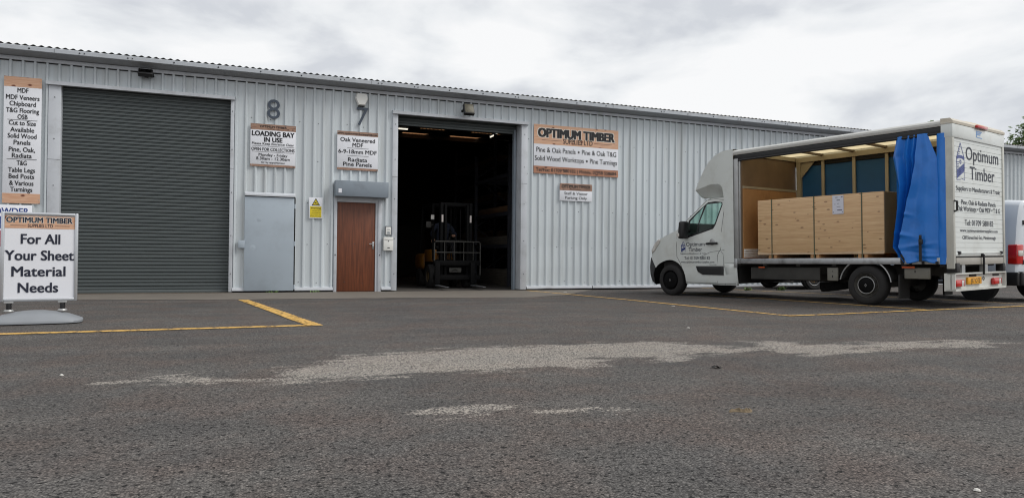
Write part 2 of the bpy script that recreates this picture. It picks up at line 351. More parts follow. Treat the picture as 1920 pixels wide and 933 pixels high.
def asphalt():
    m_ = bpy.data.materials.new('asphalt'); m_.use_nodes = True; t = m_.node_tree; b = t.nodes['Principled BSDF']; n = t.nodes.new; l = t.links.new
    tc = n('ShaderNodeTexCoord'); P = tc.outputs['Object']
    def nz(sc_, det=4, rough=.5):
        q = n('ShaderNodeTexNoise'); q.inputs['Scale'].default_value = sc_; q.inputs['Detail'].default_value = det; q.inputs['Roughness'].default_value = rough; l(P, q.inputs[0]); return q.outputs[0]
    def ramp(v, stops):
        r = n('ShaderNodeValToRGB'); l(v, r.inputs[0]); e = r.color_ramp.elements
        for i, (p_, c_) in enumerate(stops):
            q = e[i] if i < 2 else e.new(p_)
            q.position = p_; q.color = (*c_, 1) if len(c_) == 3 else c_
        return r.outputs[0]
    def mix(f, a, c, mode='MIX'):
        x = n('ShaderNodeMix'); x.data_type = 'RGBA'; x.blend_type = mode
        for i, v in ((0, f), (6, a), (7, c)):
            if isinstance(v, (int, float)): x.inputs[i].default_value = v
            elif isinstance(v, tuple): x.inputs[i].default_value = (*v, 1)
            else: l(v, x.inputs[i])
        return x.outputs[2]
    def mth(op, a, c=None):
        x = n('ShaderNodeMath'); x.operation = op
        for i, v in enumerate((a, c)):
            if v is None: continue
            if isinstance(v, (int, float)): x.inputs[i].default_value = v
            else: l(v, x.inputs[i])
        return x.outputs[0]
    vo = n('ShaderNodeTexVoronoi'); vo.inputs['Scale'].default_value = 120; l(P, vo.inputs[0])
    sepc = n('ShaderNodeSeparateColor'); l(vo.outputs['Color'], sepc.inputs[0])
    stone = ramp(sepc.outputs[0], [(0, (.055, .051, .049)), (1, (.24, .224, .21)), (.5, (.113, .106, .101)), (.9, (.165, .155, .146))])
    gap = ramp(vo.outputs['Distance'], [(.0, (1, 1, 1)), (1, (.25, .25, .25)), (.5, (.9, .9, .9)), (.75, (.45, .45, .45))])
    base = mix(1.0, stone, gap, 'MULTIPLY')
    pits = ramp(nz(36, 2, .5), [(.61, (1, 1, 1)), (.645, (.10, .10, .10))])
    base = mix(1.0, base, pits, 'MULTIPLY')
    big = ramp(nz(.7, 6, .65), [(.3, (.82, .82, .83)), (.7, (1.18, 1.14, 1.10))])
    base = mix(1.0, base, big, 'MULTIPLY')
    base = mix(1.0, base, ramp(nz(1.6, 4, .6), [(.42, (.97, 1.0, 1.02)), (.66, (1.10, .98, .94))]), 'MULTIPLY')
    mp = n('ShaderNodeMapping'); mp.inputs['Scale'].default_value = (.5, 2.6, 1); l(P, mp.inputs[0])
    q = n('ShaderNodeTexNoise'); q.inputs['Scale'].default_value = .9; q.inputs['Detail'].default_value = 6; l(mp.outputs[0], q.inputs[0])
    base = mix(1.0, base, ramp(q.outputs[0], [(.35, (.88, .88, .88)), (.68, (1.14, 1.13, 1.12))]), 'MULTIPLY')
    # worn patch, pale fines lying between the stones: the mask is an attribute of the ground
    at = n('ShaderNodeAttribute'); at.attribute_name = 'worn'
    mpw = n('ShaderNodeMapping'); mpw.inputs['Scale'].default_value = (.6, 1.7, 1); l(P, mpw.inputs[0])
    qw = n('ShaderNodeTexNoise'); qw.inputs['Scale'].default_value = 3.2; qw.inputs['Detail'].default_value = 7; qw.inputs['Roughness'].default_value = .68; l(mpw.outputs[0], qw.inputs[0])
    f = mth('ADD', at.outputs['Fac'], mth('MULTIPLY', mth('SUBTRACT', qw.outputs[0], .49), 2.0))
    f = mth('ADD', f, mth('MULTIPLY', mth('SUBTRACT', nz(45, 3), .5), .9))
    fm = ramp(f, [(.48, (0, 0, 0)), (.56, (1, 1, 1))])
    keep = ramp(sepc.outputs[1], [(.36, (0, 0, 0)), (.5, (1, 1, 1))])
    fm = mix(1.0, fm, keep, 'MULTIPLY')
    pale = mix(nz(2.2), (.29, .275, .255), (.39, .345, .295))
    base = mix(fm, base, pale)
    l(base, b.inputs['Base Color']); b.inputs['Roughness'].default_value = .85; b.inputs['Specular IOR Level'].default_value = .3
    bp = n('ShaderNodeBump'); bp.inputs['Strength'].default_value = .7; bp.inputs['Distance'].default_value = .006
    hh = mth('SUBTRACT', mth('MULTIPLY', sepc.outputs[2], .6), vo.outputs['Distance']); l(hh, bp.inputs['Height']); l(bp.outputs[0], b.inputs['Normal'])
    return m_
ASPH = asphalt()
def worn_sheet(name, c, c2, thr, sc_=9.0, rough=.8):
    """thin coat with worn-through spots (alpha from noise)"""
    m_ = bpy.data.materials.new(name); m_.use_nodes = True; t = m_.node_tree; b = t.nodes['Principled BSDF']; n = t.nodes.new; l = t.links.new
    tc = n('ShaderNodeTexCoord'); a = n('ShaderNodeTexNoise'); a.inputs['Scale'].default_value = sc_; a.inputs['Detail'].default_value = 8; a.inputs['Roughness'].default_value = .75; l(tc.outputs['Object'], a.inputs[0])
    r = n('ShaderNodeValToRGB'); r.color_ramp.elements[0].position = thr-.05; r.color_ramp.elements[1].position = thr+.03; r.color_ramp.elements[0].color = (0, 0, 0, 1); r.color_ramp.elements[1].color = (1, 1, 1, 1)
    l(a.outputs[0], r.inputs[0]); l(r.outputs[0], b.inputs['Alpha'])
    q = n('ShaderNodeTexNoise'); q.inputs['Scale'].default_value = 3; q.inputs['Detail'].default_value = 8; q.inputs['Roughness'].default_value = .7; l(tc.outputs['Object'], q.inputs[0])
    mx = n('ShaderNodeMix'); mx.data_type = 'RGBA'; l(q.outputs[0], mx.inputs[0]); mx.inputs[6].default_value = (*c, 1); mx.inputs[7].default_value = (*c2, 1)
    l(mx.outputs[2], b.inputs['Base Color']); b.inputs['Roughness'].default_value = rough; return m_
LINEM = worn_sheet('yellow_line_paint', RGB(196, 150, 66), RGB(212, 174, 100), .455, 11)
LINEP = worn_sheet('pale_line_paint', RGB(176, 142, 92), RGB(200, 170, 118), .45, 14)
CONC = worn_sheet('apron_concrete', RGB(90, 85, 79), RGB(124, 117, 108), .32, 5)

# ------------------------------------------------------------------ ground
TH = -0.25531
TX, TY, TZ, GP, GR = 11.1994, 9.3842, .0527, -.00942, -.01494
u2 = (math.sin(TH), math.cos(TH)); n2 = (-math.cos(TH), math.sin(TH))
def sst(x, a, b):
    t = min(1, max(0, (x-a)/(b-a))); return t*t*(3-2*t)
def gz(x, y):
    dx, dy = x-TX, y-TY; a = dx*u2[0]+dy*u2[1]; b = dx*n2[0]+dy*n2[1]
    pl = TZ+GP*a+GR*b
    return max(0.0, min(.078, pl))*sst(x, 5.5, 9.0)*(1-sst(x, 22, 40))*sst(y, 2, 7)
STAIN = [[(-.68, 5.05), (-.48, 5.15), (-.24, 5.24), (.02, 5.0), (.22, 4.95), (.4, 5.27), (.68, 5.45), (.89, 5.78), (1.21, 5.7), (1.58, 5.79), (2.01, 5.95), (2.39, 5.9), (3.03, 5.91), (3.69, 5.87), (4.03, 5.68), (4.19, 5.33), (4.58, 5.29), (4.74, 5.59), (4.99, 5.61), (5.06, 5.27), (5.6, 5.14), (6.23, 5.08), (6.84, 5.03), (7.12, 4.85), (6.65, 4.63), (6.05, 4.66), (5.45, 4.77), (4.82, 4.6), (4.61, 4.53), (4.57, 4.75), (4.41, 5.02), (3.9, 5.04), (3.56, 5.01), (3.28, 4.65), (3.17, 4.74), (3.19, 4.99), (2.71, 5.02), (2.68, 4.67), (2.38, 4.64), (1.93, 4.76), (1.38, 4.77), (.92, 4.67), (.45, 4.66), (.08, 4.75), (-.34, 4.87)],
         [(.92, 3.53), (1.07, 3.6), (1.35, 3.56), (1.47, 3.47), (1.23, 3.47), (.99, 3.42)],
         [(1.47, 3.4), (1.62, 3.4), (1.66, 3.36), (1.53, 3.33)], [(1.75, 3.34), (1.89, 3.37), (2.01, 3.3), (1.81, 3.29)]]
def sdist(x, y, poly):
    d = 1e9; ins = False; n = len(poly)
    for i in range(n):
        (x0, y0), (x1, y1) = poly[i], poly[(i+1) % n]
        ex, ey = x1-x0, y1-y0; t = max(0, min(1, ((x-x0)*ex+(y-y0)*ey)/(ex*ex+ey*ey)))
        d = min(d, (x-x0-t*ex)**2+(y-y0-t*ey)**2)
        if (y0 > y) != (y1 > y) and x < ex*(y-y0)/ey+x0: ins = not ins
    return math.sqrt(d)*(1 if ins else -1)
xs = [-400, -120, -40, -15, -8]+[-4+.12*i for i in range(100)]+[8+.5*i for i in range(1, 40)]+[32, 40, 80, 160, 500]
ys = [-300, -80, -20, -4, 0, 1.5, 2.6]+[3.1+.06*i for i in range(52)]+[6.3+.45*i for i in range(23)]+[17, 22, 40, 90, 250, 900]
bm = bmesh.new(); lay = bm.verts.layers.float.new('worn'); G = []
for x in xs:
    row = []
    for y in ys:
        v = bm.verts.new((x, y, gz(x, y))); wv = 0.0
        if -1.2 < x < 7.6 and 3.0 < y < 6.4:
            small = max(best2) if (best2 := [(sdist(x, y, q_)+.01)/.12 for q_ in STAIN[1:]]) else 0
            wv = max(0, min(1, .5+.5*(sdist(x, y, STAIN[0])-(.07 if x < .6 else .0))/.34), min(.48, .5+.4*small))
        v[lay] = wv; row.append(v)
    G.append(row)
for i in range(len(xs)-1):
    for j in range(len(ys)-1): bm.faces.new([G[i][j], G[i+1][j], G[i+1][j+1], G[i][j+1]])
me = bpy.data.meshes.new('ground'); bm.to_mesh(me); bm.free(); me.materials.append(ASPH)
me.polygons.foreach_set('use_smooth', [True]*len(me.polygons))
o = bpy.data.objects.new('ground', me); col.objects.link(o); struct(o)

def strip(name, pts, wd, m_, dz=.006):
    mb = MB(); P = [Vector((*q, 0)) for q in pts]
    for a, b in zip(P, P[1:]):
        n = max(1, int((b-a).length/.3)); t = (b-a).normalized(); s_ = Vector((-t.y, t.x, 0))*wd/2
        vv = []
        for i in range(n+1):
            q = a+(b-a)*i/n; j = Vector((random.uniform(-1, 1), random.uniform(-1, 1), 0))*.006
            vv.append([mb.bm.verts.new((c.x, c.y, gz(c.x, c.y)+dz)) for c in (q-s_+j, q+s_+j)])
        for A, B in zip(vv, vv[1:]): mb.bm.faces.new([A[0], B[0], B[1], A[1]])
    return struct(mb.build(name, m_, smooth=0))
strip('road_marking', [(-6, 8.20), (.93, 8.40)], .15, LINEM)
strip('road_marking', [(.985, 8.33), (.36, 13.5)], .17, LINEM, .008)
strip('road_marking', [(6.86, 16.0), (7.26, 12), (7.487, 7.94)], .10, LINEM)
strip('road_marking', [(7.44, 7.98), (10, 7.84), (13.5, 7.66), (20, 7.4)], .10, LINEM, .008)
strip('road_marking', [(9.9, 14.2), (10.02, 10.4), (10.13, 7.95)], .09, LINEM)
strip('road_marking', [(11.9, 15.9), (12.35, 11.6), (12.75, 7.75)], .08, LINEP)
mb = MB()
edge = [(-14, 14.5), (-2.35, 14.3), (-.3, 13.72), (3.26, 13.52), (5.8, 13.24), (6.84, 13.87), (7.9, 15.2), (8.85, 16.1)]
dense = []
for (x0, y0), (x1, y1) in zip(edge, edge[1:]):
    k = max(2, int(abs(x1-x0)/.25))
    for i in range(k): dense.append((x0+(x1-x0)*i/k, y0+(y1-y0)*i/k+random.uniform(-.05, .05)))
for (x0, y0), (x1, y1) in zip(dense, dense[1:]):
    mb.poly([(x0, y0, gz(x0, y0)+.004), (x1, y1, gz(x1, y1)+.004), (x1, D-.02, gz(x1, D)+.004), (x0, D-.02, gz(x0, D)+.004)])
struct(mb.build('pavement', CONC, smooth=0))

# ------------------------------------------------------------------ warehouse
bld = thing('warehouse', 'long grey ribbed metal industrial unit with roller shutter bays across the yard', 'warehouse', (0, D, 0))
PITCH_ = .2
def profile(s0, s1):
    pts = [(s0, 0)]; k = math.floor(s0/PITCH_)-1
    while k*PITCH_ < s1+PITCH_:
        b = k*PITCH_
        for ds, dy in ((.0, 0), (.02, -.036), (.052, -.036), (.072, 0)):
            if s0 < b+ds < s1: pts.append((b+ds, dy))
        k += 1
    pts.append((s1, 0)); return pts
mb = MB()
CT = 4.50
for s0, s1, z0, z1 in ((-12, -3.138, .1, CT), (-3.138, .204, 4.08, CT), (.204, 2.28, .1, CT), (2.28, 3.33, 2.1, CT), (3.33, 3.562, .1, CT), (3.562, 6.735, 4.09, CT), (6.735, 42, .1, CT)):
    pr = profile(s0, s1); nz_ = 9 if z1-z0 > 2 else 1
    rows = []
    for j in range(nz_+1):
        z = z0+(z1-z0)*j/nz_; row = []
        for s_, y in pr:
            dn = 0
            if s_ > 6.6 and z < 1.6: dn = .02*mnoise.noise(Vector((s_*.9, 0, z*1.3)))
            row.append(mb.bm.verts.new((s_, y+dn, z)))
        rows.append(row)
    for A, B in zip(rows, rows[1:]):
        for i in range(len(pr)-1): mb.bm.faces.new([A[i], A[i+1], B[i+1], B[i]])
    # fixing screws
    mb.mi = 1
    for z in ((.2, 1.05, 1.95, 2.85, 3.7) if z1-z0 > 2 else ()):
        k = math.ceil(s0/PITCH_)
        while k*PITCH_+.13 < s1:
            if (k*7+int(z*10)) % 5 < 2:
                c = Vector((k*PITCH_+.13+random.uniform(-.02, .02), -.001, z+random.uniform(-.02, .02)))
                mb.lathe([(.009, 0), (.009, -.006), (.004, -.009)], c, (0, 1, 0), 6)
            k += 1
    mb.mi = 0
mb.build('cladding', [CLAD, SCREW], bld, smooth=0)
# jamb flashings, header flashings, base rail, closure trim
for nm, a in (('jamb_flashing', (-3.138, -2.926, -.045, .18, .02, 4.08)), ('jamb_flashing', (.131, .204, -.045, .18, .02, 4.05)), ('jamb_flashing', (3.562, 3.685, -.045, .30, .02, 4.08)), ('jamb_flashing', (6.735, 6.90, -.045, .39, .02, 4.05))):
    q = MB().box(*a, bev=.008)
    for z in (.4, 1.2, 2.1, 3.0, 3.8): q.mi = 1; q.lathe([(.01, -.046), (.01, -.052)], ((a[0]+a[1])/2, 0, z), (0, 1, 0), 6); q.mi = 0
    q.mi = 2; q.box(a[0]+.003, a[1]-.003, -.047, -.0445, 2.598, 2.603)
    q.build(nm, [TRIM, SCREW, DARKG], bld)
MB().prism([(-.10, 4.035), (-.10, 4.10), (-.0, 4.125), (.0, 4.035)], lambda u, v, d: (d, u, v), -3.175, .21).build('header_flashing', TRIM, bld, smooth=0)
MB().prism([(-.10, 4.035), (-.10, 4.10), (-.0, 4.125), (.0, 4.035)], lambda u, v, d: (d, u, v), 3.555, 6.91).build('header_flashing', TRIM, bld, smooth=0)
mb = MB()
def rail(s0, s1, bent=0):
    n = max(2, int((s1-s0)/.1))
    def fn(i, j):
        s_ = s0+(s1-s0)*i; k = [(-.055, .035), (-.062, .05), (-.05, .10), (.0, .115)][int(round(j*3))]
        q = bent*mnoise.noise(Vector((s_*2.2, 3, 0)))
        return (s_, k[0]-abs(q), k[1]+q*.8)
    mb.grid(n, 3, fn)
rail(-12, -3.14); rail(.204, .44); rail(1.46, 2.27); rail(3.34, 3.56); rail(6.90, 8.7, .035); rail(8.72, 42)
mb.mi = 1
for a in ((-12, -3.14), (.204, 2.28), (3.33, 3.56), (6.9, 42)): mb.box(a[0], a[1], .0, .06, -.02, .1)
mb.build('base_rail', [TRIM, DARKG], bld, smooth=0)
MB().box(-12, 42, -.055, .01, 4.455, 4.525, bev=.006).build('closure_trim', TRIM, bld)
mb = MB(); pr = profile(-12, 42)
for s_, y in pr:
    if y == 0: continue
mb.box(-12, 42, -.028, -.004, 4.44, 4.456); mb.build('cladding_gap_shadow', DARKG, bld, smooth=0)  # black strip painted in for the shadow between ribs under the closure trim
mb = MB().prism([(-.30, 4.582), (-.35, 4.585), (-.35, 4.655), (-.33, 4.668), (-.20, 4.668), (-.20, 4.60)], lambda u, v, d: (d, u, v), -12, 42)
mb.mi = 1
k = -11.6
while k < 41:
    mb.lathe([(.014, 0), (.014, -.008)], (k, -.35, 4.62), (0, 1, 0), 8); mb.lathe([(.012, 0), (.012, -.008)], (k+.08*(int(k*3) % 2), -.35, 4.62), (0, 1, 0), 8); k += .82
mb.mi = 2
for k in (-9, -3, 3.0, 9.1, 15.2, 21.3, 27.4): mb.box(k, k+.006, -.3515, -.345, 4.587, 4.655)
mb.build('fascia', [FASC, SCREW, DARKG], bld, smooth=0)
MB().poly([(-12, -.31, 4.5835), (42, -.31, 4.5835), (42, -.02, 4.53), (-12, -.02, 4.53)]); 
mb = MB(); mb.poly([(-12, -.31, 4.5835), (42, -.31, 4.5835), (42, -.02, 4.528), (-12, -.02, 4.528)]); mb.build('soffit', SOFF, bld, smooth=0)
SL = math.tan(R(6))
def roofz(y): return 4.703+(y+.28)*SL
def corr(mb, s0, s1, y0, y1, p=.13, a=.015):
    n = int((s1-s0)/p*8)
    mb.grid(n, 1, lambda i, j: (s0+(s1-s0)*i, y0+(y1-y0)*j+(.012*mnoise.noise(Vector((s0+(s1-s0)*i, 1, 0))) if j == 0 else 0), roofz(y0+(y1-y0)*j)+a*math.sin((s0+(s1-s0)*i)/p*2*math.pi)))
mb = MB(); LI = [(7.40, 8.44), (9.62, 10.92)]
corr(mb, -12, 42, -.28, 12.2); corr(mb, -12, 42, 15.6, 22)
prev = -12
for a, b in LI: corr(mb, prev, a, 12.2, 15.6); prev = b
corr(mb, prev, 42, 12.2, 15.6)
mb.build('roof', ROOFM, bld, solid=0)
for a, b in LI:
    mb = MB(); corr(mb, a, b, 12.2, 15.6, .16, .05); mb.build('rooflight', RFLIGHT, bld)
mb = MB()
mb.box(-12.05, -12, 0, 22, 0, 4.7); mb.box(42, 42.05, 0, 22, 0, 4.7); mb.box(-12, 42, 22, 22.05, 0, roofz(22)-.03)
for x in (-12.05, 42): mb.prism([(0, 4.7), (22, 4.7), (22, roofz(22)-.03)], lambda u, v, d: (d, u, v), x, x+.05)
mb.build('outer_wall', CLAD, bld, smooth=0)
mb = MB()
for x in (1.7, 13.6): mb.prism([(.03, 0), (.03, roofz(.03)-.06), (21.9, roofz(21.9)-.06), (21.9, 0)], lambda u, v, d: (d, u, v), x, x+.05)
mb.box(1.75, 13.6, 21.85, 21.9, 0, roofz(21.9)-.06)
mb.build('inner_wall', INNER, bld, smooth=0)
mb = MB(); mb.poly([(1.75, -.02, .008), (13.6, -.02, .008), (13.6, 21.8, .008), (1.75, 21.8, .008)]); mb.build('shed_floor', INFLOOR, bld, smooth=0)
mb = MB()
for k in range(6): mb.box(1.8, 13.5, 1.5+3.4*k, 1.6+3.4*k, roofz(1.5+3.4*k)-.24, roofz(1.5+3.4*k)-.06)
mb.build('purlin', INNER, bld, smooth=0)
# big closed roller shutter
def slats(s0, s1, z0, z1, y, p=.0715):
    mb = MB(); n = int(round((z1-z0)/p)); prof = []
    for k in range(n):
        b = z0+(z1-z0)*k/n; h = (z1-z0)/n
        prof += [(b, y), (b+h*.06, y-.004), (b+h*.14, y-.022), (b+h*.38, y-.030), (b+h*.60, y-.026), (b+h*.66, y-.006), (b+h*.76, y-.004), (b+h*.80, y-.016), (b+h*.90, y-.016), (b+h*.94, y)]
    prof.append((z1, y))
    rows = [[mb.bm.verts.new((s_, q[1], q[0])) for s_ in (s0, s1)] for q in prof]
    for A, B in zip(rows, rows[1:]): mb.bm.faces.new([A[0], A[1], B[1], B[0]])
    return mb
rs = slats(-2.926, .131, .075, 4.06, .13).build('roller_shutter', SHUT, bld, smooth=40)
MB().box(-2.92, .125, .09, .14, .012, .075, bev=.006).build('bottom_bar', SHUT, rs)
mb = MB(); mb.box(-3.0, .2, -.12, .2, -.02, .012); mb.build('door_sill', mat('sill_concrete', RGB(92, 83, 73), .9, 0, .3, 6, bump=.4, dirt=RGB(60, 54, 46), dirt_amt=.7, dscale=3), bld, smooth=0)
# raised shutter in the open bay
rs2 = slats(3.685, 6.735, 3.9, 4.2, .30).build('roller_shutter', SHUT, bld, smooth=40)
MB().box(3.69, 6.73, .28, .32, 3.85, 3.9, bev=.004).build('bottom_bar', SHUT, rs2)
for s_ in (3.70, 6.66):
    MB().box(s_, s_+.06, .26, .29, .01, 3.95).box(s_+.002, s_+.058, .288, .332, .012, .02).box(s_, s_+.06, .33, .36, .01, 3.95).build('shutter_guide', SHBOX, bld, smooth=0)
# brown personnel door
df = MB()
df.box(2.28, 2.345, -.05, .06, .0, 2.1, .004); df.box(3.255, 3.33, -.05, .06, .0, 2.1, .004); df.box(2.345, 3.255, -.04, .06, 1.99, 2.1, .004); df.box(3.20, 3.254, -.02, .06, .0, 1.99)
df.mi = 1; df.box(2.30, 3.32, .10, .12, 0, 2.1)
df.build('door_frame', [TRIM, DARKG], bld)
pd = MB().box(2.347, 3.197, .0, .045, .012, 1.985, .003); pd = pd.build('personnel_door', WOODDOOR, bld)
h = MB().box(3.135, 3.175, -.008, .0, .95, 1.12, .003).tube([(3.155, -.008, 1.075), (3.155, -.045, 1.075), (3.06, -.045, 1.07)], .011, 8); h.build('handle', CHROME, pd)
for x in (2.31, 3.29): MB().lathe([(.012, 0), (.012, -.01)], (x, -.05, .82), (0, 1, 0), 8).build('shutter_lock', BLACK, bld)
sb = MB().box(2.27, 3.43, -.30, -.035, 2.10, 2.44, .006); sb.build('shutter_box', SHBOX, bld)
MB().box(2.33, 2.40, -.303, -.3005, 2.17, 2.26).build('maker_label', BOARDW, bld)
# grey steel access door with lock box
sd_ = MB().box(.43, 1.43, -.09, -.035, .04, 2.03, .006).build('steel_door', STEELD, bld)
MB().prism([(-.12, 2.045), (-.12, 2.075), (-.035, 2.13), (-.035, 2.045)], lambda u, v, d: (d, u, v), .435, 1.45).build('rain_strip', TRIM, sd_, smooth=0)
MB().box(.43, 1.43, -.06, -.034, 2.03, 2.045).box(1.432, 1.46, -.06, -.033, .03, 2.04).build('shadow_gap', DARKG, sd_, smooth=0)
MB().box(.31, .44, -.105, -.034, .94, 1.10, .006).build('lock_box', STEELD, sd_)
for z in (.12, 1.05, 1.85): MB().tube([(1.445, -.08, z-.05), (1.445, -.08, z+.05)], .014, 8).build('hinge', STEELD, sd_)
for x, z, r in ((.60, .95, .06), (.72, 1.55, .05)): MB().lathe([(r, -.0905), (r*.6, -.0925), (.005, -.094)], (x, 0, z), (0, 1, 0), 12, cap=False).build('dent', STEELD, sd_)

# ------------------------------------------------------------------ signs on the wall
def wsign(name, label, cat, s0, s1, z0, z1, head, foot, hm, fm, lines, rules=(), off=-.04, group=None, halo=(), extra=None, th=.008):
    """lines: (text, x0, x1, yc, cap, bold) in fractions of the board, y down from the top"""
    W, H = s1-s0, z1-z0
    t = thing(name, label, cat, (s0, D+off, z0), 0, group)
    MB().box(0, W, -th, 0, 0, H, .002).build('board', BOARDW, t)
    if head: MB().box(0, W, -th-.002, -th-.0003, H*(1-head), H).build('wood_header', hm, t, smooth=0)
    if foot: MB().box(0, W, -th-.002, -th-.0003, 0, H*foot).build('wood_footer', fm, t, smooth=0)
    fn = lambda x, y, d: (x, -th-.004-d, y)
    for q in lines:
        lt = MB(); put(lt, q[0], q[1]*W, q[2]*W, (1-q[3])*H, q[4]*H, fn, q[5] if len(q) > 5 else .012)
        lt.build('lettering', LETTER, t, smooth=0, recalc=False)
    for x0, x1, y, tk in rules:
        lt = MB(); rule(lt, x0*W, x1*W, (1-y)*H, tk*H, fn); lt.build('ruled_line', LETTER, t, smooth=0, recalc=False)
    if halo:
        ht = MB()
        for q in halo: put(ht, q[0], q[1]*W-.008*W, q[2]*W+.008*W, (1-q[3])*H, q[4]*H*1.08, lambda x, y, d: (x, -th-.0028-d*.3, y), q[5]+.03)
        ht.build('lettering_outline', LETTERW, t, smooth=0, recalc=False)
    for x, y in ((.03, .03), (.97, .03), (.03, .97), (.97, .97)): MB().lathe([(.008, -th-.002), (.008, -th-.006)], (x*W, 0, y*H), (0, 1, 0), 8).build('screw', ALUG, t)
    return t
SW = .612
def cl(txt, wpx, yc, cap=.036, bold=.014, full=205): return (txt, .5-wpx/full/2, .5+wpx/full/2, yc, cap, bold)
wsign('product_sign', 'tall narrow white sign listing sheet products between pine wood ends, beside the closed shutter', 'sign', -3.855, -3.245, 1.733, 4.132, .08, .078, WOODP, WOODP,
      [cl('MDF', 60, .106), cl('MDF Veneers', 182, .162), cl('Chipboard', 143, .212), cl('T&G Flooring', 180, .265), cl('OSB', 55, .315), cl('Cut to Size', 147, .364), cl('Available', 130, .418), cl('Solid Wood', 157, .467), cl('Panels', 92, .518), cl('Pine, Oak,', 143, .574), cl('Radiata', 108, .622), cl('T&G', 55, .68), cl('Table Legs', 147, .736), cl('Bed Posts', 138, .786), cl('& Various', 132, .84), cl('Turnings', 120, .89)],
      [(.1, .9, .341, .003), (.1, .9, .651, .003)])
B3 = .022
wsign('loading_bay_sign', 'white loading bay sign with dark wood strip above the grey steel door', 'sign', .525, 1.445, 2.678, 3.583, .14, .05, WOODPD, WOODPD,
      [cl('OPTIMUM TIMBER', 160, .06, .05, .02, 270), cl('SUPPLIES LTD', 70, .112, .022, .0, 270), cl('LOADING BAY', 255, .225, .11, B3+.008, 270), cl('IN USE', 110, .362, .105, B3+.008, 270), cl('Please Keep Entrance Clear', 252, .46, .052, .014, 270), cl('OPEN FOR COLLECTIONS', 258, .592, .07, .014, 270), cl('Monday - Friday', 172, .722, .066, .012, 270), cl('8.30am - 12.30am', 200, .808, .066, .014, 270), cl('Or by appointment', 142, .898, .042, .012, 270)],
      [(.03, .97, .52, .007), (.03, .97, .655, .006)])
wsign('veneer_sign', 'white oak veneered MDF sign with web address strip above the brown door', 'sign', 2.326, 3.228, 2.70, 3.562, .105, .06, WOODPD, WOODPD,
      [cl('www.optimumtimbersupplies.com', 236, .055, .05, .016, 244), cl('Oak Veneered', 208, .215, .10, .014, 244), cl('MDF', 64, .345, .10, .014, 244), cl('6-9-18mm MDF', 230, .52, .10, .014, 244), cl('Radiata', 115, .725, .10, .014, 244), cl('Pine Panels', 172, .845, .10, .014, 244)],
      [(.24, .77, .43, .007), (.24, .77, .625, .007)])
OT = ('OPTIMUM TIMBER', .045, .955, .165, .17, .055)
wsign('company_sign', 'large wide company sign with pine header and phone numbers at its foot', 'sign', 7.06, 9.437, 2.878, 4.082, .40, .148, WOODP, WOODPR,
      [OT, ('SUPPLIES LTD', .335, .685, .315, .10, .012), ('Pine & Oak Panels \u25aa Pine & Oak T&G', .03, .975, .515, .10, .006), ('Solid Wood Worktops \u25aa Pine Turnings', .012, .985, .69, .10, .006), ('Tel/Fax: 01709 580182 | Mobile: 07958 558684', .025, .975, .925, .065, .018)],
      [(.09, .32, .315, .006), (.70, .92, .315, .006)], halo=[OT])
wsign('parking_sign', 'small staff and visitor parking sign below the large company sign', 'sign', 7.775, 8.685, 2.222, 2.66, .40, 0, WOODPD, WOODPD,
      [('OPTIMUM TIMBER', .06, .95, .165, .17, .03), ('SUPPLIES LTD', .35, .66, .335, .07, .01), ('Staff & Visitor', .14, .86, .56, .15, .008), ('Parking Only', .17, .84, .81, .15, .008)],
      [(.1, .32, .335, .012), (.69, .92, .335, .012)])
W_, H_ = .29, .457
t = thing('warning_sign', 'small white and yellow warning sign with a black triangle beside the brown door', 'sign', (1.739, D-.04, 1.605))
MB().box(0, W_, -.006, 0, 0, H_, .002).build('board', BOARDW, t)
q = MB(); fn = lambda x, y, d: (x*W_, -.0075-d, y*H_)
q.poly([fn(.08, .05, 0), fn(.92, .05, 0), fn(.92, .575, 0), fn(.08, .575, 0)]); q.poly([fn(.29, .655, 0), fn(.72, .655, 0), fn(.505, .91, 0)]); q.build('yellow_panel', YEL, t, smooth=0)
q = MB()
A = [(.20, .62), (.81, .62), (.505, .975)]; I = [(.29, .655), (.72, .655), (.505, .91)]
for i in range(3): q.poly([fn(*A[i], .001), fn(*A[(i+1) % 3], .001), fn(*I[(i+1) % 3], .001), fn(*I[i], .001)])
q.poly([fn(.40, .75, .001), fn(.54, .80, .001), fn(.57, .76, .001), fn(.43, .705, .001)]); q.poly([fn(.55, .70, .001), fn(.63, .72, .001), fn(.63, .67, .001), fn(.56, .67, .001)])
for tx, x0, x1, y, c, b in (('Warning', .14, .86, .50, .06, .03), ('24hr CCTV', .2, .8, .36, .032, .01), ('recording in', .16, .84, .275, .032, .01), ('operation on', .14, .86, .19, .032, .01), ('these premises', .1, .9, .105, .036, .02)): put(q, tx, x0, x1, y, c, lambda x, y, d: fn(x, y, .001+d), b)
rule(q, .14, .86, .435, .008, lambda x, y, d: fn(x, y, .001))
q.build('lettering', LETTER, t, smooth=0, recalc=False)
# wall sign mostly hidden behind the free-standing sign
t = thing('coating_sign', 'white wall sign with blue POWDER lettering half hidden behind the standing sign', 'sign', (-4.95, D-.04, .55))
MB().box(0, 1.58, -.008, 0, 0, 1.15, .002).build('board', BOARDW, t)
q = MB().box(0, 1.1, -.010, -.0083, .70, .93); q.build('blue_band', mat('band_blue', RGB(40, 70, 150), .5, 0, .05), t, smooth=0)
q = MB().box(0, 1.1, -.010, -.0083, .36, .66); q.build('red_band', mat('band_red', RGB(170, 60, 70), .5, 0, .1), t, smooth=0)
q = MB(); put(q, 'POWDER', .90, 1.53, 1.03, .12, lambda x, y, d: (x, -.0105-d, y), .016); q.build('lettering', mat('powder_blue', RGB(52, 74, 140), .5, 0, 0), t, smooth=0, recalc=False)

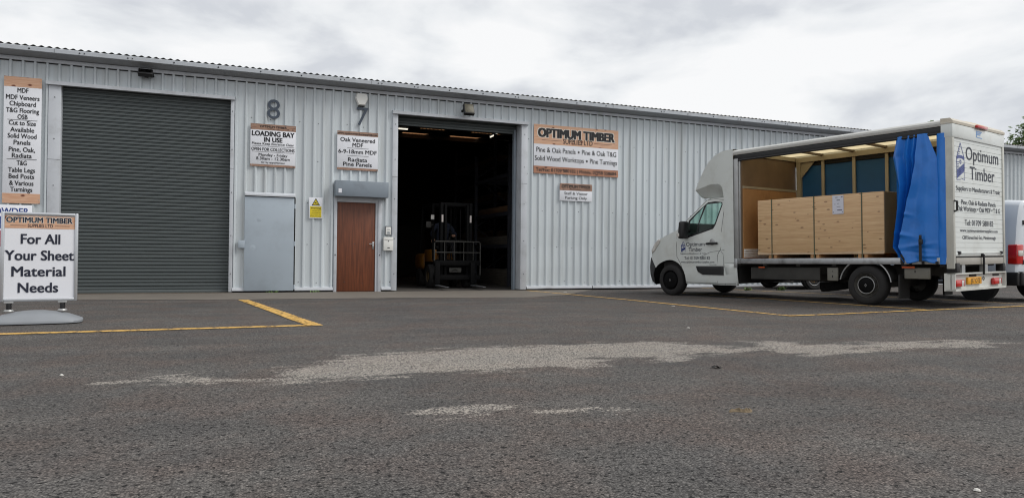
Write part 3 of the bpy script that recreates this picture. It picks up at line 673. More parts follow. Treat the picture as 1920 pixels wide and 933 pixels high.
def wallnum(txt, label, x0, x1, zc, cap):
    q = MB(); put(q, txt, 0, x1-x0, 0, cap, lambda x, y, d: (x, 0, y), -.004)
    r = bmesh.ops.extrude_face_region(q.bm, geom=q.bm.faces[:])
    for v in [g for g in r['geom'] if isinstance(g, bmesh.types.BMVert)]: v.co.y -= .02
    o = q.build('unit_number', NUMB, None, smooth=0); o.location = (x0, D-.036, zc); tag(o, label, 'number')
wallnum('8', 'dark slate number 8 above the loading bay sign', .852, 1.117, 3.915, .41)
wallnum('7', 'dark slate number 7 below the white alarm box', 2.745, 3.003, 3.915, .40)

t = thing('alarm_box', 'white hexagonal alarm bell box under the eaves above the number 7', 'alarm', (2.845, D-.033, 4.29))
q = MB(); hx = [(.075*math.cos(0)+.0, 0)]
hx = [(-.145, .02), (-.105, .135), (.105, .135), (.145, .02), (.075, -.14), (-.075, -.14)]
q.prism(hx, lambda u, v, d: (u, d, v), 0, -.05); 
a = [(u*.86, v*.86) for u, v in hx]
vv = [q.bm.verts.new((u, -.05, v)) for u, v in hx]; ww = [q.bm.verts.new((u, -.085, v)) for u, v in a]
for i in range(6): q.bm.faces.new([vv[i], vv[(i+1) % 6], ww[(i+1) % 6], ww[i]])
q.bm.faces.new(ww); q.build('cover', WPLAS, t, smooth=0)
MB().box(-.07, .07, -.05, 0, -.165, -.141, .004).build('strobe_lens', BLACK, t)

def flood(label, loc, w_, h_, tilt, mat_lens):
    t = thing('floodlight', label, 'floodlight', loc)
    ct, st = math.cos(tilt), math.sin(tilt)
    fn = lambda x, y, z: (x, -.16+y*ct+z*st, z*ct-y*st)
    def tb(x0, x1, y0, y1, z0, z1, b=.0):
        q = MB().box(x0, x1, y0, y1, z0, z1, b)
        for v in q.bm.verts: v.co = Vector(fn(*v.co))
        return q
    q = tb(-w_/2, w_/2, -.05, .05, -h_/2, h_/2, .012); q.build('housing', BLACK, t)
    q = tb(-w_/2+.02, w_/2-.02, -.056, -.051, -h_/2+.02, h_/2-.02, .003); q.build('lens', mat_lens, t)
    q = MB().tube([(-w_/2-.008, -.16, 0), (-w_/2-.008, -.03, -.03)], .01, 6).tube([(w_/2+.008, -.16, 0), (w_/2+.008, -.03, -.03)], .01, 6).box(-w_/2-.015, w_/2+.015, -.032, -.022, -.05, .0).box(-.03, .03, -.03, .0, -.06, -.01)
    q.build('bracket', BLACK, t)
flood('black floodlight above the closed roller shutter', (-1.46, D-.03, 4.40), .26, .14, R(35), GLASSD)
flood('grey square floodlight tilted down above the open bay', (5.30, D-.10, 4.235), .25, .27, R(24), mat('flood_glass', RGB(78, 74, 58), .5, 0, .35, 18))
t = thing('intercom', 'grey door intercom panel above the white letter box', 'intercom', (3.40, D-.045, 1.265))
MB().box(0, .155, -.04, 0, 0, .215, .012).build('housing', mat('intercom_grey', RGB(96, 100, 106), .5, 0, .05), t)
MB().box(.02, .135, -.045, -.041, .02, .195, .006).build('faceplate', WPLAS, t)
q = MB()
for i in range(3):
    for j in range(3): q.box(.055+.02*i, .068+.02*i, -.048, -.0455, .03+.022*j, .045+.022*j)
q.box(.045, .115, -.0475, -.0455, .13, .145); q.build('keypad', SHBOX, t, smooth=0)
t = thing('letter_box', 'white metal letter box under the intercom by the brown door', 'letter box', (3.365, D-.045, .925))
MB().box(0, .22, -.09, 0, 0, .305, .012).build('body', WPLAS, t)
MB().box(.006, .214, -.096, -.0905, .235, .30, .005).build('flap', WPLAS, t)
MB().box(.085, .14, -.094, -.0905, .055, .072).lathe([(.011, -.0905), (.011, -.098)], (.11, 0, .215), (0, 1, 0), 10).build('lock', BLACK, t)

# ------------------------------------------------------------------ free-standing sign
PHI = .12
t = thing('forecourt_sign', 'silver framed free-standing sign on springs and a grey moulded base', 'sign', (-1.92, 9.595, 0), PHI)
W2, Z0, Z1 = .37, .245, 1.252
q = MB()
for pts in (((-W2+.03, 0, Z0+.012), (-W2+.012, 0, Z0+.03), (-W2+.012, 0, Z1-.03), (-W2+.03, 0, Z1-.012), (W2-.03, 0, Z1-.012), (W2-.012, 0, Z1-.03), (W2-.012, 0, Z0+.03), (W2-.03, 0, Z0+.012)),):
    P = [Vector(p_) for p_ in pts]
def frame(mb, x0, x1, z0, z1, wd, y0, y1, b):
    mb.box(x0, x0+wd, y0, y1, z0, z1, b, 3); mb.box(x1-wd, x1, y0, y1, z0, z1, b, 3)
    mb.box(x0+wd-.004, x1-wd+.004, y0+.002, y1-.002, z0+.001, z0+wd, b, 3); mb.box(x0+wd-.004, x1-wd+.004, y0+.002, y1-.002, z1-wd, z1-.001, b, 3)
frame(q, -W2, W2, Z0, Z1, .036, -.028, .028, .011); q.build('frame', SILV, t)
MB().box(-W2+.033, W2-.033, -.012, .012, Z0+.033, Z1-.033).build('poster', BOARDW, t, smooth=0)
PW = W2-.036; PH0, PH1 = Z0+.036, Z1-.036
MB().box(-PW, PW, -.0138, -.0122, PH1-.148, PH1-.006).build('wood_header', WOODP, t, smooth=0)
fn = lambda x, y, d: (x, -.0155-d, y)
ph = PH1-PH0
q = MB(); put(q, 'OPTIMUM TIMBER', -PW+.012, PW-.022, PH1-.052, .058, fn, .03); q.build('lettering', LBLUE, t, smooth=0, recalc=False)
q = MB(); put(q, 'SUPPLIES LTD', -.12, .12, PH1-.115, .036, fn, .008); q.build('lettering', LBLUE, t, smooth=0, recalc=False)
for a_, b_ in ((-PW+.05, -.14), (.14, PW-.05)): q = MB(); rule(q, a_, b_, PH1-.115, .004, fn); q.build('ruled_line', LBLUE, t, smooth=0, recalc=False)
for tx, wpx, yy in (('For All', 230, 265), ('Your Sheet', 402, 361), ('Material', 314, 455), ('Needs', 235, 550)):
    x = wpx/400*PW; cx_ = {'Your Sheet': .0, 'For All': .005, 'Material': -.008, 'Needs': -.012}[tx]
    q = MB(); put(q, tx, cx_-x*.985, cx_+x*.985, PH1-(yy-127)/485*ph, .108, fn, .02); q.build('lettering', LBLUE, t, smooth=0, recalc=False)
q = MB(); put(q, 'OPTIMUM TIMBER', -PW+.008, PW-.018, PH1-.052, .064, lambda x, y, d: (x, -.0146-d*.3, y), .06); q.build('lettering_outline', LETTERW, t, smooth=0, recalc=False)
for x in (-.285, .225):
    q = MB().box(x-.045, x+.045, -.03, .03, .225, .246, .004); q.build('bracket', ALUG, t)
    path = [(x+.022*math.cos(k*.9), .022*math.sin(k*.9), .155+.0105*k*.5*.9) for k in range(15)]
    q = MB().tube(path, .0085, 6).lathe([(.026, 0), (.026, .065)], (x, 0, .157), (0, 0, 1), 12); q.build('spring', BLACK, t)
    q = MB().lathe([(.05, 0), (.04, .018)], (x, 0, .138), (0, 0, 1), 16); q.build('collar', ALUG, t)
def basefn(i, j):
    a = i*2*math.pi; r = [1, 1, .97, .88, .7, .45, .2, 0][int(round(j*7))]
    ca, sa = math.cos(a), math.sin(a); e_ = .45
    x = .46*r*math.copysign(abs(ca)**e_, ca)-.03; y = .30*r*math.copysign(abs(sa)**e_, sa)
    zt = .045+.10*(1-(abs(x+.03)/.46)**2.2)*(1-.55*(abs(y)/.3)**2)
    z = [.012, .035, .045, zt*.9, zt, zt, zt, zt][int(round(j*7))]
    return (x, y, max(z, .012) if j > .2 else z)
q = MB().grid(56, 7, basefn, wrap=True); q.build('base', BASEG, t, smooth=50)
q = MB()
for x in (-.42, .36): q.box(x-.03, x+.03, -.24, .24, .0, .014)
q.build('rubber_foot', RUBBER, t)

# ------------------------------------------------------------------ the box truck
uu = Vector((math.sin(TH), math.cos(TH), GP)).normalized(); nn = Vector((-math.cos(TH), math.sin(TH), GR)); nn = (nn-uu*nn.dot(uu)).normalized(); up = uu.cross(nn)
MW = Matrix((uu, nn, up)).transposed().to_4x4(); MW.translation = (TX, TY, TZ)
TR = thing('curtain_side_truck', 'white box truck with its blue side curtain drawn back, parked nose in to the wall', 'truck', mw=MW)
AR, AF, WB = -1.387, 2.66, 4.332
def arc(cx_, cz, r, a0, a1, n): return [(cx_+r*math.cos(R(a0+(a1-a0)*i/n)), cz+r*math.sin(R(a0+(a1-a0)*i/n))) for i in range(n+1)]
def Bz(z):
    b = 1.0
    if z > 1.15: b -= .15*((z-1.15)/.92)**1.25
    if z < .5: b -= .04*((.5-z)/.3)**2
    return b
def Bs(a, z): return Bz(z)-(.10*max(0, (a-4.55)/.35)**2 if a > 4.55 else 0)
WIN = [(3.90, 1.235), (3.728, 1.278), (3.2, 1.418), (3.145, 1.50), (3.02, 1.91), (3.034, 1.968), (3.218, 1.995), (3.40, 1.985), (3.63, 1.815), (3.86, 1.62)]
GA = [(3.856, 1.29), (3.627, 1.345), (3.602, 1.546), (3.494, 1.90), (3.655, 1.755), (3.815, 1.60)]
GB = [(3.592, 1.35), (3.226, 1.446), (3.165, 1.55), (3.046, 1.929), (3.07, 1.955), (3.425, 1.945), (3.575, 1.545)]
ARCH = arc(4.345, .345, .435, 186, 35, 14)
body_out = [(2.62, .27), (3.0, .262), (3.90, .28)]+ARCH+[(4.83, .82), (4.79, 1.0), (4.66, 1.2), (4.50, 1.29), (4.18, 1.415), (3.98, 1.585), (3.70, 1.81), (3.47, 2.02), (3.29, 2.065), (2.62, 2.06)]
cabp = []
for sgn in (1, -1):
    q = MB(); q.panel(body_out, [WIN], lambda a, z: (a, sgn*Bs(a, z), z)); o = q.build('cab_side', VWHITE, TR, smooth=50); cabp.append(o)
    q = MB(); q.panel(WIN, [GA, GB], lambda a, z: (a, sgn*(Bs(a, z)-.004), z)); q.build('window_surround', BLACK, o, smooth=50)
    q = MB(); q.panel(GA, [], lambda a, z: (a, sgn*(Bs(a, z)-.008), z)); q.panel(GB, [], lambda a, z: (a, sgn*(Bs(a, z)-.008), z)); q.build('side_glass', GLASS, o, smooth=50)
    # wheel arch lip and inner arch
    q = MB(); q.grid(14, 3, lambda i, j: (4.345+(.435+.0*j)*math.cos(R(186-151*i)), sgn*(1.0-.5*j-(.09 if i > .8 else 0)*j), .345+.435*math.sin(R(186-151*i)))); q.build('arch_liner', DUST, o)
    # seams, drawn as thin proud gaskets
    q = MB()
    def seam(pts, t=.008):
        P = [Vector((a, sgn*(Bs(a, z)+.001), z)) for a, z in pts]
        q.tube(P, t/2, 5)
    seam([(2.965, 2.0), (2.97, 1.75), (2.985, 1.4), (2.998, .98), (3.05, .92), (3.075, .85), (3.085, .31), (3.5, .30), (3.90, .30), (3.945, .45), (4.04, .70), (4.14, .85), (4.145, 1.1), (4.147, 1.36)])
    seam([(2.965, 2.0), (3.2, 2.045), (3.43, 2.03), (3.66, 1.83), (3.90, 1.64), (4.0, 1.53)], .006)
    seam([(2.62, 1.0), (3.0, .97), (3.25, .94), (3.55, .82)], .006)
    seam([(2.92, .655), (2.92, .80), (2.935, .90), (2.98, .95)], .006); seam([(2.90, .27), (2.905, .66)], .006); seam([(2.64, .30), (3.90, .272)], .012)
    q.build('door_seam', DARKG, o)
    q = MB(); q.panel([(3.625, .648), (2.92, .652), (2.923, .467), (3.446, .47), (3.57, .53)], [], lambda a, z: (a, sgn*(Bs(a, z)+.012), z)); q.build('rubbing_strip', BLACK, o, solid=.014*1)
    q = MB()
    P = [(a, sgn*(Bs(a, 1.11)+y), z) for a, y, z in ((3.34, .01, 1.115), (3.30, .035, 1.115), (3.2, .04, 1.118), (3.10, .035, 1.12), (3.06, .01, 1.12))]
    q.tube(P, .022, 8); q.build('door_handle', BLACK, o)
    q = MB().lathe([(.0005, .0), (.06, .002), (.07, -.004)], (3.2, sgn*(Bs(3.2, 1.14)+.002), 1.145), (0, sgn, 0), 18, cap=False); q.build('handle_recess', ALUG, o)
    # mirror
    q = MB()
    q.box(3.79, 3.94, sgn*1.02, sgn*1.235, 1.23, 1.60, .05, 3)
    for v in q.bm.verts:
        if v.co.z > 1.5: v.co.x -= .03
    q.tube([(3.85, sgn*.93, 1.28), (3.87, sgn*1.08, 1.30)], .05, 8); q.tube([(3.84, sgn*.93, 1.40), (3.87, sgn*1.08, 1.42)], .035, 8)
    mo = q.build('wing_mirror', BLACK, TR)
    MB().box(3.872, 3.945, sgn*1.22, sgn*1.24, 1.27, 1.35, .008).build('indicator', CLEARL, mo)
    # headlight wraps the corner
    q = MB(); q.panel([(4.81, 1.0), (4.70, 1.16), (4.60, 1.245), (4.56, 1.21), (4.62, 1.10), (4.72, .98), (4.80, .92)], [], lambda a, z: (a+.012, sgn*(Bs(a, z)+.006), z), .05); q.build('headlight', CLEARL, TR, solid=.01)
# front: bumper, bonnet, windscreen, roof as lofts across the cab
def across(q, pts, bul):
    n = 14
    for k in range(len(pts)-1):
        pass
    rows = []
    for (a, z), bl in zip(pts, bul):
        rows.append([q.bm.verts.new((a+bl*(1-abs(2*i/n-1)**3), Bs(a, z)*(2*i/n-1), z)) for i in range(n+1)])
    for A, B in zip(rows, rows[1:]):
        for i in range(n): q.bm.faces.new([A[i], A[i+1], B[i+1], B[i]])
q = MB(); across(q, [(4.72, .22), (4.83, .30), (4.89, .45), (4.91, .62), (4.86, .82), (4.80, .84)], [.27, .29, .3, .3, .3, .3])
for sgn in (1, -1): q.panel([(4.72, .22), (4.83, .30), (4.89, .45), (4.91, .62), (4.86, .83), (4.83, .82), (4.72, .62), (4.775, .45), (4.74, .24)], [], lambda a, z: (a, sgn*(Bs(a, z)), z))
q.build('front_bumper', BLACK, TR, smooth=50)
q = MB(); across(q, [(4.83, .84), (4.79, 1.0), (4.66, 1.2), (4.50, 1.29), (4.18, 1.415), (3.98, 1.585)], [.3, .3, .29, .28, .24, .22]); q.build('bonnet', VWHITE, TR, smooth=50)
q = MB(); across(q, [(3.985, 1.58), (3.70, 1.805), (3.46, 2.02)], [.22, .17, .12]); q.build('windscreen', GLASS, TR, smooth=50)
q = MB(); across(q, [(3.47, 2.02), (3.36, 2.055), (3.29, 2.07), (2.62, 2.07)], [.12, .10, .08, 0]); q.build('cab_roof', VWHITE, TR, smooth=50)
q = MB(); q.box(4.99, 5.13, -.5, .5, .87, 1.0, .02); q.build('grille', BLACK, TR)
q = MB(); q.box(2.60, 4.6, -.9, .9, .30, .75); q.box(2.6, 2.72, -.9, .9, .75, 2.0); q.box(3.85, 4.3, -.9, .9, 1.0, 1.36, .05); q.build('cab_interior', DUST, TR)
for yb in (.45, -.5):
    q = MB().box(2.85, 3.35, yb-.25, yb+.25, .95, 1.12, .05).box(2.78, 2.95, yb-.25, yb+.25, 1.0, 1.62, .06).box(2.80, 2.92, yb-.13, yb+.13, 1.63, 1.82, .05); q.build('seat', DUST, TR)
q = MB().tube([(3.72+.09*math.sin(k*.5236), -.5+.20*math.cos(k*.5236), 1.36+.17*math.sin(k*.5236)) for k in range(12)], .017, 6, closed=True).tube([(3.72, -.5, 1.36), (4.0, -.5, 1.2)], .03, 6); q.build('steering_wheel', BLACK, TR)
for o in TR.children:
    if o.name.split('.')[0] in ('cab_side', 'front_bumper', 'bonnet', 'headlight', 'grille'):
        for q in [o]+[c for c in o.children if c.name.split('.')[0] == 'arch_liner']:
            for v in q.data.vertices:
                if v.co.x > 4.45: v.co.x += .11*min(1, (v.co.x-4.45)/.45)
# lettering on the doors
def towerlogo(q, x0, x1, z0, z1, fn, t):
    w_, h_ = x1-x0, z1-z0; X = lambda u: x0+u*w_; Z = lambda v: z0+v*h_
    S_ = lambda pts, k=1: stroke(q, [(X(u), Z(v)) for u, v in pts], t*k, fn)
    S_([(0, .60), (.5, 1.0), (1, .60)]); S_([(0, .0), (0, .62)]); S_([(1, .0), (1, .62)], .6)
    for v in (.66, .71, .77, .83, .89): u = .5-(1-v)/.4*.5; S_([(u, v), (u+.28*(1-u), v-.01)], .7)
    S_([(0, .60), (.3, .645), (.7, .645), (1, .60)], 1.8); S_([(0, .56), (.3, .60), (.7, .60), (1, .56)], 1.2)
    S_([(.42, .45), (.58, .45), (.58, .53), (.42, .53), (.42, .45)], 1.1)
    for v in (.48, .43, .38, .33, .28): S_([(0, v), (.28, v)], .7)
    for k in range(5): S_([(0, .05+.045*k), (1, .27+.045*k)], 1.5)
    for k in range(7): S_([(k/6, .05+.22*k/6), (k/6, .25+.22*k/6)], 1.1)
    S_([(0, .0), (.5, .02)], .8); S_([(.6, .05), (1, .02)], .6)
for sgn, o in ((1, cabp[0]), (-1, cabp[1])):
    # text runs left to right as seen from outside
    if sgn == 1: fnd = lambda x, z, d: (-x, Bs(-x, z)+.003+d, z)
    else: fnd = lambda x, z, d: (x, -Bs(x, z)-.003-d, z)
    def span(a0, a1): return (-a0, -a1) if sgn == 1 else (a1, a0)
    for tx, a0, a1, z, c, b in (('Optimum', 3.882, 3.393, 1.113, .082, .006), ('Timber', 3.817, 3.457, 1.0, .082, .006), ('Suppliers to Manufacturers & Trade', 4.04, 3.363, .915, .026, .01), ('Tel: 01709 580182', 3.933, 3.258, .817, .062, .006), ('www.optimumtimbersupplies.com', 4.035, 3.150, .735, .042, .004), ('Nationwide', 3.28, 3.10, .682, .02, .0)):
        x0, x1 = span(a0, a1); q = MB(); put(q, tx, x0, x1, z, c, fnd, b); q.build('lettering', LBLUE, o, smooth=0, recalc=False)
    q = MB(); x0, x1 = span(4.015, 3.905); towerlogo(q, x0, x1, .95, 1.175, fnd, .008); q.build('logo', LOGOB, o, smooth=0, recalc=False)
# fairing and side deflector
top = [(3.74, 2.262), (3.70, 2.33), (3.639, 2.43), (3.468, 2.656), (3.30, 2.829), (3.123, 2.935), (2.897, 2.995), (2.655, 3.0)]
def Bf(a, z): return 1.02-.02*max(0, a-2.66)-.14*max(0, (a-2.7)/1.0)**1.6
for sgn in (1, -1):
    q = MB(); q.panel([(2.655, .715), (2.895, .715), (2.90, 2.06), (2.934, 2.245), (2.99, 2.31), (3.065, 2.34), (3.252, 2.347)]+top, [], lambda a, z: (a, sgn*Bf(a, z), z)); o = q.build('fairing_side', VWHITE, TR, smooth=50, solid=0)
    low = [(2.90, 2.06), (2.934, 2.245), (2.99, 2.31), (3.065, 2.34), (3.252, 2.347), (3.5, 2.31), (3.74, 2.262)]; inn = [(2.86, 2.07), (2.9, 2.075), (3.0, 2.08), (3.08, 2.08), (3.25, 2.085), (3.45, 2.08), (3.60, 2.10)]
    q = MB(); q.grid(6, 4, lambda i, j: tuple(Vector((low[int(round(i*6))][0], sgn*Bf(*low[int(round(i*6))]), low[int(round(i*6))][1])).lerp(Vector((inn[int(round(i*6))][0], sgn*.74, inn[int(round(i*6))][1])), j))); q.build('fairing_recess', VWHITE, o, smooth=60)
    q = MB(); q.panel([(2.60, .255), (2.86, .27), (2.885, .70), (2.60, .71)], [], lambda a, z: (a, sgn*(1.012-.05*((.7-z)/.45)**2), z)); q.build('cab_skirt', VWHITE, TR, solid=.02)
q = MB(); n = 14; rows = []
for a, z in top: rows.append([q.bm.verts.new((a+.10*(1-abs(2*i/n-1)**2.5), Bf(a, z)*(2*i/n-1), z+.02*(1-abs(2*i/n-1)**4))) for i in range(n+1)])
for A, B in zip(rows, rows[1:]):
    for i in range(n): q.bm.faces.new([A[i], A[i+1], B[i+1], B[i]])
lowr = [q.bm.verts.new((3.60, .80*(2*i/n-1), 2.09)) for i in range(n+1)]
for i in range(n): q.bm.faces.new([lowr[i], lowr[i+1], rows[0][i+1], rows[0][i]])
q.bm.faces.new(list(rows[-1]))
q.build('roof_fairing', VWHITE, TR, smooth=50)
# load bed
q = MB().box(AR+.05, 2.58, -1.0, 1.0, .755, .80); q.build('bed_floor', PLY, TR, smooth=0)
for sgn in (1, -1):
    q = MB().box(-1.30, 2.60, sgn*.985, sgn*1.018, .70, .805, .004).box(2.585, 2.665, sgn*.98, sgn*1.019, .62, .80, .004)
    q.mi = 1
    for a, z in ((2.54, .78), (2.50, .78), (2.54, .73), (2.50, .73)): q.lathe([(.008, 1.018*sgn), (.008, 1.023*sgn)], (a, 0, z), (0, 1, 0), 6)
    q.build('bed_rail', [ALU, SCREW], TR)
    q = MB().box(2.55, 2.655, sgn*.96, sgn*1.012, .80, 2.80, .006).box(2.515, 2.55, sgn*.93, sgn*.99, .81, 2.76, .01); q.build('front_post', ALUG, TR)
    q = MB().prism([(.93, 2.875), (1.012, 2.875), (1.026, 2.90), (1.026, 2.945), (1.0, 2.972), (.93, 2.985)], lambda u, v, d: (d, sgn*u, v), AR+.01, 2.655).box(AR+.02, 2.65, sgn*1.026, sgn*1.031, 2.912, 2.918); q.build('roof_rail', mat('roof_rail_white', RGB(206, 206, 202), .35, .2, .04), TR, smooth=40)
    q = MB().box(-1.34, 2.64, sgn*.975, sgn*1.0, 2.765, 2.875, .01).tube([(-1.33, sgn*.985, 2.765), (2.6, sgn*.985, 2.765)], .022, 8); q.build('curtain_track', BLACK, TR)
q = MB().box(2.49, 2.515, -.94, .96, .80, 2.95); q.build('bulkhead', GRPB, TR, smooth=0)
MB().box(2.474, 2.489, -.93, .95, .80, 2.20).build('plywood_lining', PLY, TR, smooth=0)
MB().box(2.465, 2.489, -.93, .95, 2.205, 2.25).box(2.46, 2.489, -.94, .96, 2.86, 2.94).build('bulkhead_rail', BEIGE, TR, smooth=0)
q = MB()
for k in range(5): q.box(2.455, 2.473, -.93, .95, .825+.035*k, .85+.035*k, .004)
q.build('kick_plate', WPLAS, TR)
# far side: navy curtain on beige posts
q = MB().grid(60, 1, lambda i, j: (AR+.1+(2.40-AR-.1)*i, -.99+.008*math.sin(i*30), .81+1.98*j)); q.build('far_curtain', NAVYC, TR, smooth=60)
q = MB()
for a in (1.87, 1.21, .56, -.1, -.75): q.box(a-.03, a+.03, -.965, -.93, .80, 2.84)
q.box(2.36, 2.455, -.975, -.90, .80, 2.86); q.build('far_post', BEIGE, TR, smooth=0)
q = MB().box(AR+.05, 2.455, -.97, -.89, 2.83, 2.93); q.prism([(2.36, 2.83), (2.05, 2.83), (2.36, 2.50)], lambda u, v, d: (u, d, v), -.955, -.935); q.build('far_rail', BEIGE, TR, smooth=0)
MB().grid(20, 8, lambda i, j: (AR+.02+(2.64-AR-.02)*i, -.93+1.86*j, 2.972+.02*(1-(2*j-1)**2))).build('box_roof', TRROOF, TR, smooth=60)
q = MB()
for a in (1.87, 1.21, .56, -.1, -.75): q.box(a-.025, a+.025, -.92, .94, 2.92, 2.96)
q.build('roof_bow', RFBOW, TR, smooth=0)
# drawn curtain: loose bunch and rear roll
EL = [(2.80, -.548), (2.47, -.478), (2.30, -.505), (2.0, -.562), (1.84, -.556), (1.44, -.516), (.984, -.466), (.833, -.571), (.745, -.64)]
ER = [(2.80, -1.02), (2.70, -1.05), (2.324, -1.185), (1.5, -1.19), (.72, -1.20)]
def lin(tab, z):
    if z >= tab[0][0]: return tab[0][1]
    for (z0, v0), (z1, v1) in zip(tab, tab[1:]):
        if z >= z1: return v0+(v1-v0)*(z-z0)/(z1-z0)
    return tab[-1][1]
# fold crests in (fraction across) at top, middle, bottom with their heights
CR = [(.00, .00, .00, .02), (.10, .05, .015, .09), (.27, .13, .05, -.05), (.40, .19, .075, .06), (.46, .215, .09, -.05), (.58, .235, .105, .045), (.66, .25, .115, -.05), (.705, .285, .125, .12), (.80, .48, .40, .07), (.92, .74, .72, .10), (1.0, 1.0, 1.0, .03)]
def bunch(i, j):
    z = .735+(2.795-.735)*j; zf = 1-j; a = lin(EL, z)+(lin(ER, z)-lin(EL, z))*i
    cr = []
    for t0, t1, t2, h in CR: cr.append(((t0+(t1-t0)*zf*2) if zf < .5 else (t1+(t2-t1)*(zf-.5)*2), h))
    ns = len(cr)-1; k = min(ns-1, int(i*ns+1e-6)); f = i*ns-k; (p0, h0), (p1, h1) = cr[k], cr[k+1]
    h = h0+(h1-h0)*(.5*f+.5*f*f*(3-2*f)); i = p0+(p1-p0)*f; a = lin(EL, z)+(lin(ER, z)-lin(EL, z))*i
    amp = .35+.65*min(1, zf*3.0)
    b = 1.0+(h-.03)*amp
    b += .013*mnoise.noise(Vector((a*5, z*3.0, 1.7)))*min(1, zf*2)*(1-i**6)
    # sags and creases near the straps
    for (ca, cz, ra, rz_, hh, sl) in ((-.62, 1.19, .14, .035, .05, .25), (-.66, 1.53, .10, .03, .04, .3), (-.85, 1.0, .22, .03, .028, -.12), (-.8, .90, .25, .02, -.016, .1), (-1.06, .83, .16, .018, .018, 0), (-1.08, .79, .16, .014, -.016, 0), (-1.0, .95, .12, .03, -.02, .1)):
        dz = z-cz-sl*(a-ca); b += .6*hh*math.exp(-((a-ca)/ra)**2-(dz/rz_)**2)
    return (a, b, z-.02*math.sin(i*9)*(1 if zf > .97 else 0))
q = MB().grid(100, 130, bunch); cu = q.build('side_curtain', BLUED, TR, smooth=70)
md = cu.modifiers.new('thickness', 'SOLIDIFY'); md.thickness = .004
q = MB().grid(30, 40, lambda i, j: (-1.15-.205*i, .985+.05*math.sin(min(1, i*1.15)*math.pi)**.7*(.8+.2*math.sin(j*2.1))+.008*mnoise.noise(Vector((i*3, j*7, 0))), .70+2.065*j)); q.build('curtain_roll', BLUED, TR, smooth=70)
q = MB().grid(20, 30, lambda i, j: (-.50-.12*i-.10*(1-j)*0, .93-.10*i, .80+1.97*j)); q.build('curtain_fold', BLUED, TR, smooth=70)
q = MB().box(-.65, -.59, 1.03, 1.036, .72, .86); q.build('strap', BLACK, cu)
q = MB().box(-.962, -.918, 1.115, 1.121, .74, 1.11)
q.box(-.985, -.925, 1.118, 1.15, 1.02, 1.10, .006); q.box(-.965, -.925, 1.117, 1.13, 1.10, 1.17, .004); q.build('strap', BLACK, cu)
q = MB()
for a in (-.62, -.75, -.94, -1.15): q.box(a-.018, a+.018, 1.02, 1.04, .70, .745)
q.build('strap_hook', DUST, TR)
# rear frame and roller door
for sgn in (1, -1):
    q = MB().box(AR-.008, AR+.10, sgn*.952, sgn*1.022, .63, 2.70, .006); q.build('rear_post', mat('frame_offwhite', RGB(190, 190, 182), .4, .1, .05, 4, dirt=RGB(120, 116, 104), dirt_amt=.5), TR)
q = MB().box(AR-.012, AR+.16, -1.024, 1.024, 2.685, 2.90, .008); q.build('rear_header', VWHITE, TR)
q = MB().prism([(AR+.16, 2.902), (AR-.016, 2.902), (AR-.022, 2.94), (AR+.02, 2.985), (AR+.16, 2.99)], lambda u, v, d: (u, d, v), -1.03, 1.03)
q.build('rear_cap', mat('cap_offwhite', RGB(196, 188, 172), .4, 0, .05, 3), TR, smooth=50)
q = MB().box(AR-.055, AR-.015, -.235, .19, 2.905, 2.955, .012); q.build('marker_light', REDL, TR)
lg = MB(); fr_ = lambda x, z, d: (AR-.0145-d, -x, z)
for k in range(3): lg.poly([fr_(-.14+.02, 2.845-.025*k, 0), fr_(.09-.03*k, 2.845-.025*k, 0), fr_(.07-.03*k, 2.862-.025*k, 0), fr_(-.14+.02, 2.862-.025*k, 0)])
lg.poly([fr_(-.14, 2.76, 0), fr_(-.11, 2.76, 0), fr_(-.11, 2.865, 0), fr_(-.14, 2.865, 0)]); stroke(lg, [(-.12, 2.76), (.09, 2.755)], .014, fr_)
lg.build('coachbuilder_logo', mat('light_blue_vinyl', RGB(110, 150, 200), .4, 0, 0), TR, smooth=0)
# slatted rear shutter
q = MB(); z = .885; prof = []; p_ = .0795
while z < 2.66:
    prof += [(z, 0), (z+p_-.006, 0), (z+p_-.0045, .007), (z+p_-.0015, .007)]; z += p_
prof.append((min(z, 2.70), 0))
rows = [[q.bm.verts.new((AR+.006+d, b, zz_)) for b in (.95, -.95)] for zz_, d in prof]
for A, B in zip(rows, rows[1:]): q.bm.faces.new([A[0], A[1], B[1], B[0]])
rd = q.build('rear_shutter', VWHITE, TR, smooth=0)
q = MB().box(AR-.004, AR+.05, -.945, .945, .825, .885, .006).box(AR-.016, AR-.002, -.84, .84, .868, .882, .004); q.build('bottom_bar', VWHITE, rd)
MB().box(AR+.004, AR+.06, -.945, .945, .80, .825).build('rubber_seal', DUST, rd, smooth=0)
for b0, b1 in ((.79, .86), (-.875, -.81)): MB().box(AR-.026, AR+.03, b0, b1, .855, .905, .008).build('latch', BLACK, rd)
fr_ = lambda x, z, d: (AR+.003-d, -x, z)
for tx, b0, b1, z, c, bo in (('Optimum', .505, -.80, 2.475, .21, -.004), ('Timber', .36, -.63, 2.165, .21, -.004), ('Suppliers to Manufacturers & Trade', .878, -.845, 1.90, .07, -.004), ('Pine, Oak & Radiata Panels', .70, -.655, 1.685, .075, -.004), ('Oak Worktops \u2022 Oak MDF \u2022 T & G', .85, -.84, 1.582, .08, -.004), ('Tel: 01709 580182', .58, -.545, 1.36, .09, -.004), ('www.optimumtimbersupplies.com', .755, -.725, 1.238, .05, -.004), ('Cliff Street Ind. Est., Mexborough', .675, -.638, 1.125, .058, -.004)):
    q = MB(); put(q, tx, -b0, -b1, z, c, fr_, bo+.012); q.build('lettering', LBLUE, rd, smooth=0, recalc=False)
q = MB(); towerlogo(q, -.845, -.565, 2.03, 2.62, fr_, .014); q.build('logo', LOGOB, rd, smooth=0, recalc=False)
